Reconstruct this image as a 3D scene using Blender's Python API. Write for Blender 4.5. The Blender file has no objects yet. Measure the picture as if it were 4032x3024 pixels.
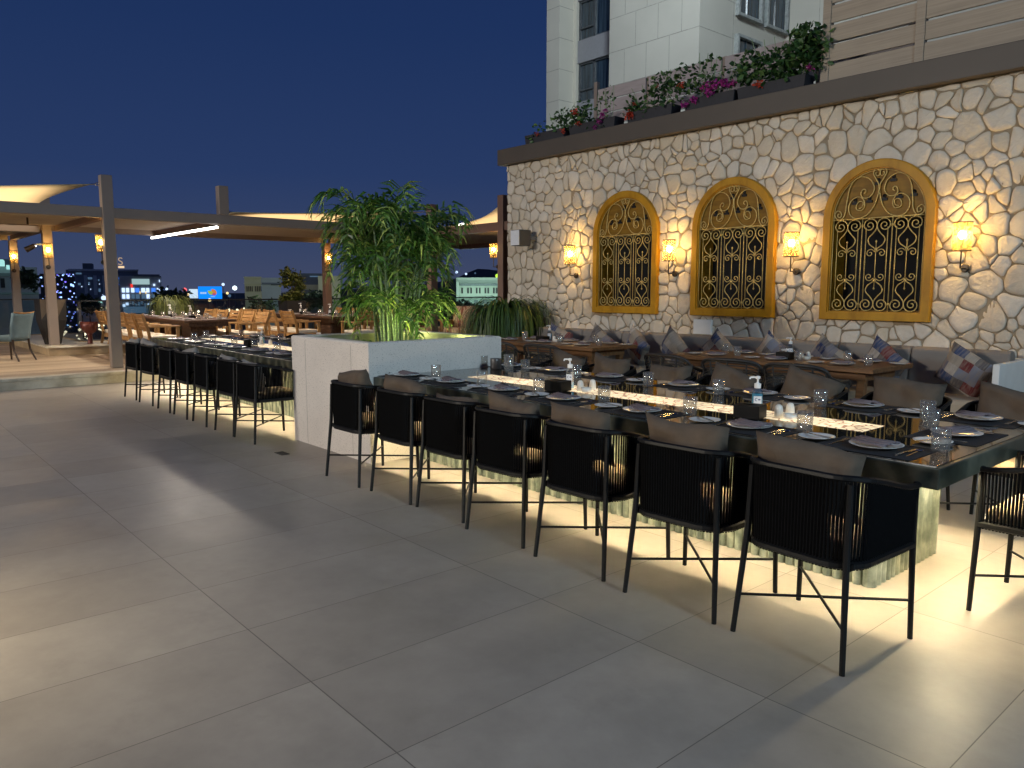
import bpy, math, random
from mathutils import Vector, Matrix, noise
R = math.radians
S = bpy.context.scene
COL = S.collection
random.seed(7)

# ------------------------------------------------------------------ camera
cam_d = bpy.data.cameras.new('camera')
cam_d.sensor_width = 36.0
cam_d.lens = 27.04
cam_d.clip_end = 5000
cam = bpy.data.objects.new('camera', cam_d)
cam.location = (0, 0, 1.48)
cam.rotation_euler = (R(83.0), 0, R(48.96))
COL.objects.link(cam)
S.camera = cam

# ------------------------------------------------------------------ dusk sky
W = bpy.data.worlds.new("World")
S.world = W
W.use_nodes = True
nt = W.node_tree
bg = nt.nodes['Background']
tc = nt.nodes.new('ShaderNodeTexCoord')
sp = nt.nodes.new('ShaderNodeSeparateXYZ')
rp = nt.nodes.new('ShaderNodeValToRGB')
nt.links.new(tc.outputs['Generated'], sp.inputs[0])
nt.links.new(sp.outputs['Z'], rp.inputs[0])
nt.links.new(rp.outputs[0], bg.inputs[0])
er = rp.color_ramp.elements
er[0].position = 0.0; er[0].color = (.048, .060, .114, 1)
er[1].position = 1.0; er[1].color = (.005, .014, .066, 1)
for p_, c_ in ((.05, (.034, .051, .114, 1)), (.14, (.0185, .038, .112, 1)), (.30, (.0112, .0285, .097, 1)), (.5, (.0074, .021, .084, 1))):
    e_ = er.new(p_); e_.color = c_
bg.inputs[1].default_value = 1.12

def lamp(name, kind, loc, power, color, target=None, **kw):
    l = bpy.data.lights.new(name, kind)
    l.energy = power
    l.color = color
    for k, v in kw.items(): setattr(l, k, v)
    o = bpy.data.objects.new(name, l)
    o.location = loc
    if target is not None:
        o.rotation_euler = (Vector(target) - Vector(loc)).to_track_quat('-Z', 'Y').to_euler()
    COL.objects.link(o)
    return o

lamp('sun', 'SUN', (0, -20, 30), .10, (.75, .85, 1), (0, 0, 0), angle=R(15))
# added fill lamps without fixtures, standing in for the general night light
lamp('terrace_fill', 'AREA', (-12, -26, 8.2), 4450, (1, .935, .86), (-6.5, 8, 2.4), shape='RECTANGLE', size=5, size_y=2.5)  # added fill for the stone wall and floor
lamp('cool_side_fill', 'AREA', (9, 1.5, 6.0), 185, (.58, .82, 1), (-5.7, 4.4, .9), shape='RECTANGLE', size=2, size_y=2, spread=R(80))  # added cool fill for the planter's right face
lamp('tower_fill', 'AREA', (-12, 17, 22), 1500, (.79, .93, 1), (-27, 33, 14), shape='RECTANGLE', size=3, size_y=3, spread=R(110))  # added fill for the tower faces only
# unseen warm lamp added to brighten the floor at the lower left
lamp('warm_floor_fill', 'AREA', (-3.9, -.75, .62), 40, (1, .84, .55), (-3.4, .2, 0), shape='RECTANGLE', size=1.6, size_y=.3)

S.view_settings.view_transform = 'Standard'
S.view_settings.look = 'None'
S.view_settings.exposure = 0
S.view_settings.gamma = 1
S.cycles.use_denoising = True
S.cycles.max_bounces = 7
S.cycles.transparent_max_bounces = 24
S.cycles.caustics_reflective = False
S.cycles.caustics_refractive = False
S.cycles.sample_clamp_indirect = 4

# ------------------------------------------------------------------ helpers
def lin(h):
    if isinstance(h, str):
        c = [int(h[i:i + 2], 16) / 255 for i in (0, 2, 4)]
        return tuple(x / 12.92 if x <= .04045 else ((x + .055) / 1.055) ** 2.4 for x in c)
    return tuple(h)

class NT:
    """small node helper"""
    def __init__(s, name):
        s.m = bpy.data.materials.new(name); s.m.use_nodes = True
        s.t = s.m.node_tree; s.b = s.t.nodes['Principled BSDF']; s.out = s.t.nodes['Material Output']
    def n(s, kind, **kw):
        x = s.t.nodes.new('ShaderNode' + kind)
        for k, v in kw.items(): setattr(x, k, v)
        return x
    def l(s, a, b): s.t.links.new(a, b)
    def math(s, op, a, b=None):
        x = s.n('Math', operation=op)
        for i, v in enumerate((a, b)):
            if v is None: continue
            if isinstance(v, (int, float)): x.inputs[i].default_value = v
            else: s.l(v, x.inputs[i])
        return x.outputs[0]
    def mix(s, f, a, b):
        x = s.n('Mix', data_type='RGBA')
        for i, v in ((0, f), (6, a), (7, b)):
            if isinstance(v, (int, float)): x.inputs[i].default_value = v
            elif isinstance(v, tuple): x.inputs[i].default_value = (*v[:3], 1)
            else: s.l(v, x.inputs[i])
        return x.outputs[2]
    def coord(s, scale=(1, 1, 1), kind='Object'):
        c = s.n('TexCoord'); m = s.n('Mapping')
        m.inputs['Scale'].default_value = scale
        s.l(c.outputs[kind], m.inputs[0])
        return m.outputs[0]
    def noise(s, vec, scale, detail=4, rough=.55):
        x = s.n('TexNoise'); x.inputs['Scale'].default_value = scale; x.inputs['Detail'].default_value = detail
        x.inputs['Roughness'].default_value = rough
        if vec is not None: s.l(vec, x.inputs['Vector'])
        return x.outputs['Fac']
    def ramp(s, fac, stops):
        x = s.n('ValToRGB'); e = x.color_ramp.elements
        e[0].position, e[0].color = stops[0][0], (*stops[0][1], 1)
        e[1].position, e[1].color = stops[-1][0], (*stops[-1][1], 1)
        for p, c in stops[1:-1]: q = e.new(p); q.color = (*c, 1)
        s.l(fac, x.inputs[0]); return x.outputs[0]
    def bump(s, h, strength, dist=.01):
        x = s.n('Bump'); x.inputs['Strength'].default_value = strength; x.inputs['Distance'].default_value = dist
        s.l(h, x.inputs['Height']); s.l(x.outputs[0], s.b.inputs['Normal'])

def pm(name, col, rough=.6, metal=0, var=.25, vs=6, stretch=(1, 1, 1), bump=0, bs=60, spec=.5, kind='Object', rvar=0, coat=0):
    k = NT(name); c = lin(col)
    vec = k.coord(stretch, kind)
    f = k.noise(vec, vs)
    a = tuple(x * (1 - var) for x in c); b = tuple(min(1, x * (1 + var)) for x in c)
    k.l(k.ramp(f, [(.3, a), (.7, b)]), k.b.inputs['Base Color'])
    k.b.inputs['Roughness'].default_value = rough
    if rvar:
        k.l(k.ramp(k.noise(vec, vs * 1.7), [(.3, (rough - rvar,) * 3), (.7, (rough + rvar,) * 3)]), k.b.inputs['Roughness'])
    k.b.inputs['Metallic'].default_value = metal
    k.b.inputs['Specular IOR Level'].default_value = spec
    k.b.inputs['Coat Weight'].default_value = coat
    if bump: k.bump(k.noise(vec, bs), bump)
    return k.m

def em(name, col, strength, base=(.02, .02, .02)):
    k = NT(name); k.b.inputs['Base Color'].default_value = (*base, 1)
    k.b.inputs['Emission Color'].default_value = (*lin(col), 1)
    k.b.inputs['Emission Strength'].default_value = strength
    return k.m

class MB:
    def __init__(s): s.v = []; s.f = []
    def add(s, vs, fs):
        o = len(s.v); s.v += [tuple(v) for v in vs]; s.f += [tuple(i + o for i in f) for f in fs]; return s
    def box(s, x0, x1, y0, y1, z0, z1):
        return s.add([(x, y, z) for z in (z0, z1) for y in (y0, y1) for x in (x0, x1)],
                     [(0, 2, 3, 1), (4, 5, 7, 6), (0, 1, 5, 4), (2, 6, 7, 3), (0, 4, 6, 2), (1, 3, 7, 5)])
    def obox(s, c, size, rot=(0, 0, 0)):
        m = Matrix.Translation(c) @ __import__('mathutils').Euler(rot).to_matrix().to_4x4()
        h = [q / 2 for q in size]
        t = MB().box(-h[0], h[0], -h[1], h[1], -h[2], h[2])
        return s.add([m @ Vector(v) for v in t.v], t.f)
    def bar(s, a, b, w, d, up=(0, 0, 1)):
        """rectangular bar from a to b"""
        a, b = Vector(a), Vector(b); t = (b - a).normalized(); u = Vector(up)
        x = t.cross(u)
        if x.length < 1e-4: x = t.cross(Vector((0, 1, 0)))
        x.normalize(); y = x.cross(t)
        vs = [p + x * (i * w / 2) + y * (j * d / 2) for p in (a, b) for i, j in ((-1, -1), (1, -1), (1, 1), (-1, 1))]
        return s.add(vs, [(3, 2, 1, 0), (4, 5, 6, 7), (0, 1, 5, 4), (1, 2, 6, 5), (2, 3, 7, 6), (3, 0, 4, 7)])
    def tube(s, pts, r, n=6, caps=True, closed=False):
        P = [Vector(p) for p in pts]; m = len(P)
        rs = r if isinstance(r, (list, tuple)) else [r] * m
        t0 = (P[1] - P[0]).normalized()
        ref = Vector((0, 0, 1)) if abs(t0.z) < .9 else Vector((1, 0, 0))
        x = (ref - t0 * ref.dot(t0)).normalized()
        vs = []
        for i in range(m):
            a = P[i - 1] if (i > 0 or closed) else P[i]; b = P[(i + 1) % m] if (i < m - 1 or closed) else P[i]
            t = (b - a)
            t = t.normalized() if t.length > 1e-9 else t0
            x = x - t * x.dot(t)
            if x.length < 1e-6: x = t.orthogonal()
            x.normalize(); y = t.cross(x)
            for j in range(n):
                an = 2 * math.pi * j / n
                vs.append(P[i] + (x * math.cos(an) + y * math.sin(an)) * rs[i])
        fs = []
        for i in range(m if closed else m - 1):
            for j in range(n):
                k = (i + 1) % m
                fs.append((i * n + j, i * n + (j + 1) % n, k * n + (j + 1) % n, k * n + j))
        if caps and not closed:
            fs.append(tuple(range(n - 1, -1, -1))); fs.append(tuple((m - 1) * n + j for j in range(n)))
        return s.add(vs, fs)
    def lathe(s, prof, n=16, c=(0, 0, 0)):
        vs = []
        for r, z in prof:
            for j in range(n):
                a = 2 * math.pi * j / n
                vs.append((c[0] + r * math.cos(a), c[1] + r * math.sin(a), c[2] + z))
        fs = [(i * n + j, i * n + (j + 1) % n, (i + 1) * n + (j + 1) % n, (i + 1) * n + j) for i in range(len(prof) - 1) for j in range(n)]
        if prof[0][0] > 1e-5: fs.append(tuple(range(n - 1, -1, -1)))
        if prof[-1][0] > 1e-5: fs.append(tuple((len(prof) - 1) * n + j for j in range(n)))
        return s.add(vs, fs)
    def grid(s, rows, closed=False):
        h, w = len(rows), len(rows[0])
        fs = [(i * w + j, i * w + (j + 1) % w, (i + 1) * w + (j + 1) % w, (i + 1) * w + j) for i in range(h - 1) for j in range(w if closed else w - 1)]
        return s.add([p for r in rows for p in r], fs)
    def move(s, d, rz=0):
        c, q = math.cos(rz), math.sin(rz)
        s.v = [(x * c - y * q + d[0], x * q + y * c + d[1], z + d[2]) for x, y, z in s.v]; return s
    def build(s, name, mat, parent=None, smooth=False, bevel=0, loc=None):
        me = bpy.data.meshes.new(name)
        me.from_pydata(s.v, [], s.f); me.update()
        if smooth:
            me.polygons.foreach_set('use_smooth', [True] * len(me.polygons))
        o = bpy.data.objects.new(name, me); COL.objects.link(o)
        if mat: me.materials.append(mat)
        if parent: o.parent = parent
        if loc is not None: o.location = loc
        if bevel:
            b = o.modifiers.new('bevel', 'BEVEL'); b.width = bevel; b.segments = 2; b.limit_method = 'ANGLE'; b.angle_limit = R(40)
            if smooth is False: pass
        return o

def tag(o, label, cat, group=None):
    o['label'] = label; o['category'] = cat
    if group: o['group'] = group
    return o
def thing(name, label, cat, loc=(0, 0, 0), rz=0, group=None):
    o = bpy.data.objects.new(name, None); COL.objects.link(o)
    o.location = loc; o.rotation_euler = (0, 0, rz); o.empty_display_size = .1
    return tag(o, label, cat, group)
def struct(o, kind='structure'):
    o['kind'] = kind; return o
def dup(root, loc, rz, label, group=None, rx=None):
    def cp(o, par):
        c = o.copy(); COL.objects.link(c)
        if par: c.parent = par
        for ch in o.children: cp(ch, c)
        return c
    r = cp(root, None); r.location = loc; r.rotation_euler = (0, 0, rz); r['label'] = label
    if group: r['group'] = group
    return r
ORD = ['first', 'second', 'third', 'fourth', 'fifth', 'sixth', 'seventh', 'eighth', 'ninth', 'tenth']
def lerp(a, b, t): return tuple(a[i] + (b[i] - a[i]) * t for i in range(len(a)))
def spline(pts, seg=6):
    """Catmull-Rom through points"""
    P = [Vector(p) for p in pts]; out = []
    for i in range(len(P) - 1):
        p0 = P[max(i - 1, 0)]; p1 = P[i]; p2 = P[i + 1]; p3 = P[min(i + 2, len(P) - 1)]
        for k in range(seg):
            t = k / seg
            out.append(.5 * ((2 * p1) + (p2 - p0) * t + (2 * p0 - 5 * p1 + 4 * p2 - p3) * t * t + (3 * p1 - p0 - 3 * p2 + p3) * t ** 3))
    out.append(P[-1]); return out

# ------------------------------------------------------------------ materials
M = {}
def tile_mat():
    k = NT('porcelain_tile')
    c = k.n('TexCoord'); s = k.n('SeparateXYZ'); k.l(c.outputs['Object'], s.inputs[0])
    ux = k.math('DIVIDE', k.math('ADD', s.outputs[0], 3.188), .6)
    uy = k.math('DIVIDE', k.math('SUBTRACT', s.outputs[1], 1.239), 1.2)
    def joint(u, w):
        f = k.math('FRACT', u)
        d = k.math('MINIMUM', f, k.math('SUBTRACT', 1, f))
        return k.math('LESS_THAN', d, w)
    j = k.math('MAXIMUM', joint(ux, .0032), joint(uy, .0020))
    cell = k.n('CombineXYZ'); k.l(k.math('FLOOR', ux), cell.inputs[0]); k.l(k.math('FLOOR', uy), cell.inputs[1])
    wn = k.n('TexWhiteNoise'); k.l(cell.outputs[0], wn.inputs['Vector'])
    add = k.n('VectorMath', operation='MULTIPLY_ADD'); k.l(wn.outputs['Color'], add.inputs[0]); add.inputs[1].default_value = (9, 9, 9)
    k.l(c.outputs['Object'], add.inputs[2])
    n1 = k.noise(add.outputs[0], 1.5, 6, .6); n2 = k.noise(add.outputs[0], 9, 5, .65)
    n3 = k.noise(c.outputs['Object'], .55, 4, .6)
    f = k.math('ADD', k.math('MULTIPLY', n1, .5), k.math('ADD', k.math('MULTIPLY', n2, .2), k.math('MULTIPLY', n3, .3)))
    col = k.ramp(f, [(.33, lin('867e74')), (.52, lin('9e958a')), (.68, lin('aea599'))])
    col = k.mix(k.math('MULTIPLY', wn.outputs['Value'], .38), col, lin('7f7569'))
    n5 = k.noise(c.outputs['Object'], 3.1, 8, .72)
    col = k.mix(k.ramp(n5, [(.56, (0, 0, 0)), (.72, (.32,) * 3)]), col, lin('7d756b'))
    col = k.mix(j, col, lin('635b52'))
    k.l(col, k.b.inputs['Base Color'])
    k.l(k.ramp(k.math('ADD', k.math('MULTIPLY', n1, .5), k.math('MULTIPLY', n3, .5)), [(.36, (.28,) * 3), (.62, (.58,) * 3)]), k.b.inputs['Roughness'])
    k.b.inputs['Specular IOR Level'].default_value = .5
    h = k.math('SUBTRACT', k.math('MULTIPLY', k.noise(c.outputs['Object'], 70, 4), .10), j)
    k.bump(h, .25, .004)
    return k.m
def wood_mat(name, dark, light, scale=(1, 14, 14), rough=.5, kind='Object'):
    k = NT(name); v = k.coord(scale, kind)
    n = k.noise(v, 2.2, 8, .6); n2 = k.noise(k.coord((1, 1, 1), kind), 1.7, 3)
    col = k.ramp(k.math('ADD', k.math('MULTIPLY', n, .7), k.math('MULTIPLY', n2, .3)), [(.32, lin(dark)), (.5, lerp(lin(dark), lin(light), .6)), (.68, lin(light))])
    k.l(col, k.b.inputs['Base Color']); k.b.inputs['Roughness'].default_value = rough; k.b.inputs['Specular IOR Level'].default_value = .22
    k.bump(n, .15, .004)
    return k.m
def marble_mat(name, a, b, c_, rough=.3, scale=3):
    k = NT(name); v = k.coord()
    w = k.n('TexWave'); w.inputs['Scale'].default_value = scale * .6; w.inputs['Distortion'].default_value = 9; w.inputs['Detail'].default_value = 5
    k.l(v, w.inputs['Vector'])
    f = k.math('ADD', k.math('MULTIPLY', w.outputs['Fac'], .35), k.math('MULTIPLY', k.noise(v, scale * 3, 8, .65), .65))
    k.l(k.ramp(f, [(.25, lin(a)), (.5, lin(b)), (.75, lin(c_))]), k.b.inputs['Base Color'])
    k.b.inputs['Roughness'].default_value = rough
    return k.m
def stone_mat():
    k = NT('field_stone'); g = k.n('NewGeometry'); v = k.coord()
    rnd = g.outputs['Random Per Island']
    col = k.ramp(rnd, [(0, lin('bcb2a0')), (.35, lin('c7bdab')), (.7, lin('d3cabb')), (1, lin('c5b9a3'))])
    n = k.noise(v, 5, 8, .65)
    col = k.mix(k.ramp(n, [(.35, (.28,) * 3), (.65, (0,) * 3)]), col, lin('98876f'))
    n2 = k.noise(v, 28, 6, .7)
    col = k.mix(k.ramp(n2, [(.55, (0,) * 3), (.8, (.4,) * 3)]), col, lin('e0d9cb'))
    k.l(col, k.b.inputs['Base Color']); k.b.inputs['Roughness'].default_value = .85
    k.bump(k.math('ADD', k.math('MULTIPLY', n, .6), k.math('MULTIPLY', n2, .4)), .65, .03)
    return k.m
def speckle_mat(name, base, spot, thr=.62, sc=90):
    k = NT(name); v = k.coord((1, 1, 2.2))
    n = k.noise(v, sc, 3, .6); n2 = k.noise(k.coord(), 2.5, 5)
    col = k.ramp(n2, [(.3, tuple(x * .9 for x in lin(base))), (.7, lin(base))])
    col = k.mix(k.ramp(n, [(thr, (0,) * 3), (thr + .06, (.7,) * 3)]), col, lin(spot))
    k.l(col, k.b.inputs['Base Color']); k.b.inputs['Roughness'].default_value = .6
    k.bump(n, .12, .004)
    return k.m
def glass_mat(name, tint=(.9, .95, .95), gloss=.14, pattern=0, rough=.03, frost=0):
    k = NT(name); t = k.n('BsdfTransparent'); t.inputs[0].default_value = (*tint, 1)
    g = k.n('BsdfGlossy'); g.inputs['Roughness'].default_value = rough
    mx = k.n('MixShader'); f = k.n('LayerWeight'); f.inputs[0].default_value = .35
    fac = k.math('ADD', k.math('MULTIPLY', f.outputs['Facing'], .34 if pattern else .55), gloss)
    if pattern:
        v = k.n('TexVoronoi', feature='DISTANCE_TO_EDGE'); v.inputs['Scale'].default_value = pattern
        c = k.n('TexCoord'); k.l(c.outputs['Object'], v.inputs['Vector'])
        b = k.n('Bump'); b.inputs['Strength'].default_value = 1; b.inputs['Distance'].default_value = .01
        k.l(v.outputs[0], b.inputs['Height']); k.l(b.outputs[0], g.inputs['Normal'])
        ed = k.math('LESS_THAN', v.outputs[0], .07)
        fac = k.math('ADD', fac, k.math('MULTIPLY', ed, .16))
    k.l(fac, mx.inputs[0]); k.l(t.outputs[0], mx.inputs[1]); k.l(g.outputs[0], mx.inputs[2])
    sh = mx.outputs[0]
    if frost:
        df = k.n('BsdfDiffuse'); df.inputs[0].default_value = (.8, .79, .76, 1); m2 = k.n('MixShader'); m2.inputs[0].default_value = frost
        k.l(sh, m2.inputs[1]); k.l(df.outputs[0], m2.inputs[2]); sh = m2.outputs[0]
    k.l(sh, k.out.inputs[0])
    return k.m
def leaf_mat(name, a, b, c_=None, rough=.45, trans=.25):
    k = NT(name); g = k.n('NewGeometry')
    st = [(0, lin(a)), (.75, lin(b)), (1, lin(c_ or b))]
    k.l(k.ramp(g.outputs['Random Per Island'], st), k.b.inputs['Base Color'])
    k.b.inputs['Roughness'].default_value = rough
    tr = k.n('BsdfTranslucent'); k.l(k.ramp(g.outputs['Random Per Island'], st), tr.inputs[0])
    mx = k.n('MixShader'); mx.inputs[0].default_value = trans
    k.l(k.b.outputs[0], mx.inputs[1]); k.l(tr.outputs[0], mx.inputs[2]); k.l(mx.outputs[0], k.out.inputs[0])
    return k.m
def patch_mat():
    """patchwork cloth: cells of red, navy, cream, grey"""
    k = NT('patchwork_cloth'); oi = k.n('ObjectInfo'); c = k.n('TexCoord')
    sc = k.n('VectorMath', operation='MULTIPLY_ADD'); k.l(c.outputs['Object'], sc.inputs[0]); sc.inputs[1].default_value = (9.5, 0, 9.5)
    cb = k.n('CombineXYZ'); k.l(k.math('MULTIPLY', oi.outputs['Random'], 40), cb.inputs[0]); k.l(k.math('MULTIPLY', oi.outputs['Random'], 77), cb.inputs[2])
    k.l(cb.outputs[0], sc.inputs[2])
    fl = k.n('VectorMath', operation='FLOOR'); k.l(sc.outputs[0], fl.inputs[0])
    wn = k.n('TexWhiteNoise'); k.l(fl.outputs[0], wn.inputs['Vector'])
    r = k.n('ValToRGB'); r.color_ramp.interpolation = 'CONSTANT'; e = r.color_ramp.elements
    cols = ['64626c', '9a9082', '232f54', '707583', '8d8375', '642424', 'a59d92', '2f3e60', '55504f']
    e[0].color = (*lin(cols[0]), 1); e[1].position = 8 / 9; e[1].color = (*lin(cols[8]), 1)
    for i in range(1, 8): q = e.new(i / 9); q.color = (*lin(cols[i]), 1)
    k.l(wn.outputs['Value'], r.inputs[0])
    st = k.noise(k.coord((50, 4, 12)), 1, 2)
    k.l(k.mix(k.ramp(st, [(.4, (0,) * 3), (.65, (.5,) * 3)]), r.outputs[0], lin('857c72')), k.b.inputs['Base Color'])
    k.b.inputs['Roughness'].default_value = .9
    return k.m
def stripe_mat():
    k = NT('striped_cloth'); v = k.coord((9, 9, 1.2))
    n = k.noise(v, 1, 3, .6)
    k.l(k.ramp(n, [(.3, lin('6a2f28')), (.42, lin('c8a183')), (.5, lin('d9c4a6')), (.58, lin('a65d45')), (.7, lin('5b5560'))]), k.b.inputs['Base Color'])
    k.b.inputs['Roughness'].default_value = .9
    return k.m
def shade_mat():
    """perforated metal lamp shade, lit from inside"""
    k = NT('perforated_shade'); v = k.n('TexVoronoi', feature='DISTANCE_TO_EDGE'); v.inputs['Scale'].default_value = 62
    c = k.n('TexCoord'); k.l(c.outputs['Object'], v.inputs['Vector'])
    hole = k.math('GREATER_THAN', v.outputs[0], .15)
    k.b.inputs['Base Color'].default_value = (*lin('9a7838'), 1); k.b.inputs['Roughness'].default_value = .5
    k.b.inputs['Emission Color'].default_value = (1, .48, .06, 1); k.b.inputs['Emission Strength'].default_value = .10
    tr = k.n('BsdfTransparent'); tl = k.n('BsdfTranslucent'); tl.inputs[0].default_value = (.95, .75, .4, 1)
    m1 = k.n('MixShader'); m1.inputs[0].default_value = .17; k.l(tr.outputs[0], m1.inputs[1]); k.l(tl.outputs[0], m1.inputs[2])
    mx = k.n('MixShader'); k.l(hole, mx.inputs[0]); k.l(k.b.outputs[0], mx.inputs[1]); k.l(m1.outputs[0], mx.inputs[2])
    k.l(mx.outputs[0], k.out.inputs[0])
    return k.m
def onyx_light_mat():
    k = NT('backlit_lattice'); c = k.n('TexCoord')
    v = k.n('TexVoronoi', feature='DISTANCE_TO_EDGE'); v.inputs['Scale'].default_value = 17; v.inputs['Randomness'].default_value = .75
    k.l(c.outputs['Object'], v.inputs['Vector'])
    ln = k.math('LESS_THAN', v.outputs[0], .06)
    nz = k.noise(k.coord((2.0, .3, 1)), 1.2, 2)
    s = k.ramp(nz, [(.35, (.65,) * 3), (.62, (1.5,) * 3)])
    col = k.mix(k.math('MULTIPLY', ln, .8), (1, .83, .53), lin('8a4c30'))
    k.b.inputs['Base Color'].default_value = (.1, .09, .07, 1)
    k.l(col, k.b.inputs['Emission Color']); k.l(s, k.b.inputs['Emission Strength'])
    return k.m

M['tile'] = tile_mat()
M['stone'] = stone_mat()
M['mortar'] = pm('mortar', '8f8069', .95, var=.2, vs=9, bump=.5, bs=50)
M['parapet'] = pm('bronze_cladding', '473f36', .55, var=.08, vs=2)
M['planter'] = speckle_mat('travertine', 'e0d7cb', '6f655a', .60, 75)
M['planter_in'] = pm('planter_lining', 'a8a48c', .7, var=.25, vs=4)
M['soil'] = pm('potting_soil', '2b2118', 1, var=.4, vs=25, bump=.6, bs=40)
M['green_marble'] = marble_mat('green_marble', '23261f', '3c3f35', '605f50', .32, 3)
M['onyx'] = marble_mat('fluted_stone', '4d5449', '727869', '9a9c89', .45, 5)
M['black_glass'] = pm('black_glass', (.012, .013, .012), .035, var=.2, spec=.75)
M['black'] = pm('black_metal', (.005, .005, .005), .5, var=.2, spec=.25)
M['rope'] = pm('black_rope', (.0028, .0028, .003), .9, var=.3, vs=60, spec=.12)
M['taupe'] = pm('taupe_linen', '584b3e', .95, var=.16, vs=9, bump=.35, bs=260)
M['greywhite'] = pm('pale_linen', '8d877f', .95, var=.12, vs=9, bump=.3, bs=260)
M['seat'] = pm('seat_linen', '8b7860', .95, var=.12, vs=9, bump=.3, bs=200)
M['bench'] = pm('bench_fabric', '7c756d', .95, var=.1, vs=3, bump=.3, bs=160)
M['bench_seat'] = pm('bench_seat_fabric', 'a2937e', .95, var=.1, vs=3, bump=.3, bs=160)
M['white'] = pm('white_paint', 'd5d5d0', .55, var=.05)
M['patch'] = patch_mat()
M['stripe'] = stripe_mat()
M['pine'] = wood_mat('honey_pine', '8c6106', 'b5861a', (3, 3, 1.2), .45)
M['pine_dark'] = wood_mat('pine_board', '694a08', '8a661a', (1.5, 6, 10), .5)
M['walnut'] = wood_mat('walnut', '4c3220', '84603f', (1, 12, 12), .4)
M['walnut_y'] = wood_mat('dark_table_wood', '33241b', '5a4030', (1, 12, 12), .42)
M['teak'] = wood_mat('teak', '795029', 'b08a58', (4, 4, 4), .45)
M['iron'] = pm('gilded_iron', 'c0a765', .5, .3, var=.25, vs=30)
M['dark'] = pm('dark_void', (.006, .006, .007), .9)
M['grille_dark'] = pm('speaker_box', '34373b', .6, var=.1)
M['speaker'] = pm('speaker_grille', 'd6d8da', .7, var=.08, vs=60)
M['bulb'] = em('bulb_glow', (1, .80, .40), 60)
M['bracket'] = pm('bronze_bracket', '39322b', .4, .6)
M['shade'] = shade_mat()
M['strip'] = onyx_light_mat()
M['led'] = em('led_tube', (1, .93, .86), 12)
M['post'] = pm('taupe_aluminium', '83756a', .5, var=.05, vs=2)
M['post_brown'] = pm('brown_aluminium', '6b5245', .5, var=.05, vs=2)
M['slat'] = pm('louvre_slat', 'b3a99d', .6, var=.08, vs=3)
M['sail'] = pm('sail_cloth', 'd9c49a', .8, var=.06, vs=2)
def deck_mat():
    k = NT('deck_board'); c = k.n('TexCoord'); s = k.n('SeparateXYZ'); k.l(c.outputs['Object'], s.inputs[0])
    u = k.math('DIVIDE', s.outputs[0], .16); f = k.math('FRACT', u)
    cb = k.n('CombineXYZ'); k.l(k.math('FLOOR', u), cb.inputs[0])
    wn = k.n('TexWhiteNoise'); k.l(cb.outputs[0], wn.inputs['Vector'])
    n = k.noise(k.coord((14, 1, 1)), 1.5, 6, .6)
    col = k.ramp(k.math('ADD', k.math('MULTIPLY', n, .6), k.math('MULTIPLY', wn.outputs['Value'], .4)), [(.3, lin('8d7b66')), (.7, lin('bda98e'))])
    col = k.mix(k.math('LESS_THAN', f, .04), col, lin('4b3b2c'))
    k.l(col, k.b.inputs['Base Color']); k.b.inputs['Roughness'].default_value = .55
    return k.m
M['deck'] = deck_mat()
M['marble_step'] = marble_mat('beige_marble', 'a39a86', 'c3bba7', 'd6cfbd', .35, 2)
M['curb'] = pm('beige_curb', 'a58f6d', .6, var=.15, vs=5)
M['palm'] = leaf_mat('palm_leaf', '23400f', '628a38', 'b9c466', .4, .3)
M['cane'] = pm('green_cane', '7d8f66', .5, var=.35, vs=12, stretch=(1, 1, 5))
M['fern'] = leaf_mat('trailing_leaf', '26401a', '48642a', '6a7a2e')
M['leaf'] = leaf_mat('shrub_leaf', '1f3a1c', '3f6330', '66803e', .5)
M['dryleaf'] = leaf_mat('olive_leaf', '39401a', '515824', '6d6c2e', .5)
M['citytree'] = leaf_mat('night_leaf', '1f2a1c', '35452c', '435236', .7, .1)
M['red'] = leaf_mat('red_petal', 'a8341f', 'd0482c', 'd96044', .6, .3)
M['magenta'] = leaf_mat('magenta_petal', '8c1a66', 'b23090', 'c850a8', .6, .3)
M['blackbox'] = pm('black_planter_box', '26262a', .7, var=.25, vs=7)
M['fence'] = pm('mauve_board', '9c9290', .65, var=.1, vs=3, stretch=(1, 8, 8))
M['screen'] = wood_mat('beige_board', '8e8272', 'a99b88', (.6, 9, 26), .65)
M['tower'] = pm('tower_cladding', 'b5b1a6', .75, var=.05, vs=.5)
M['tower2'] = pm('tower_cladding_light', 'c3bfb2', .75, var=.05, vs=.5)
M['joint'] = pm('cladding_joint', '98958d', .9)
M['spandrel'] = pm('spandrel_panel', '86868a', .6, var=.05)
M['winframe'] = pm('window_frame', '4f5357', .4, .3)
M['winframe2'] = pm('grey_surround', '8d918f', .6)
def window_glass():
    k = NT('window_glass'); n = k.noise(k.coord((3, 3, .15)), 1.6, 2)
    k.l(k.ramp(n, [(.35, lin('1c2731')), (.65, lin('3b4a55'))]), k.b.inputs['Base Color']); k.b.inputs['Roughness'].default_value = .06
    k.b.inputs['Specular IOR Level'].default_value = .8
    return k.m
M['glass_win'] = window_glass()
M['plate'] = pm('white_china', 'd8d6d2', .18, var=.03)
M['napkin'] = pm('mauve_napkin', '6c6164', .95, var=.1, vs=30, bump=.2, bs=300)
M['mat'] = pm('charcoal_placemat', '18181c', .85, var=.3, vs=120)
M['steel'] = pm('steel', 'c9c6c0', .18, 1, var=.03)
M['tumbler'] = glass_mat('cut_glass', (.94, .93, .90), .025, 40, frost=.05)
M['rail_glass'] = glass_mat('rail_glass', (.80, .86, .86), .05, 0, .02)
M['bottle'] = glass_mat('clear_plastic', (.75, .8, .82), .2, 0, .2)
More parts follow.
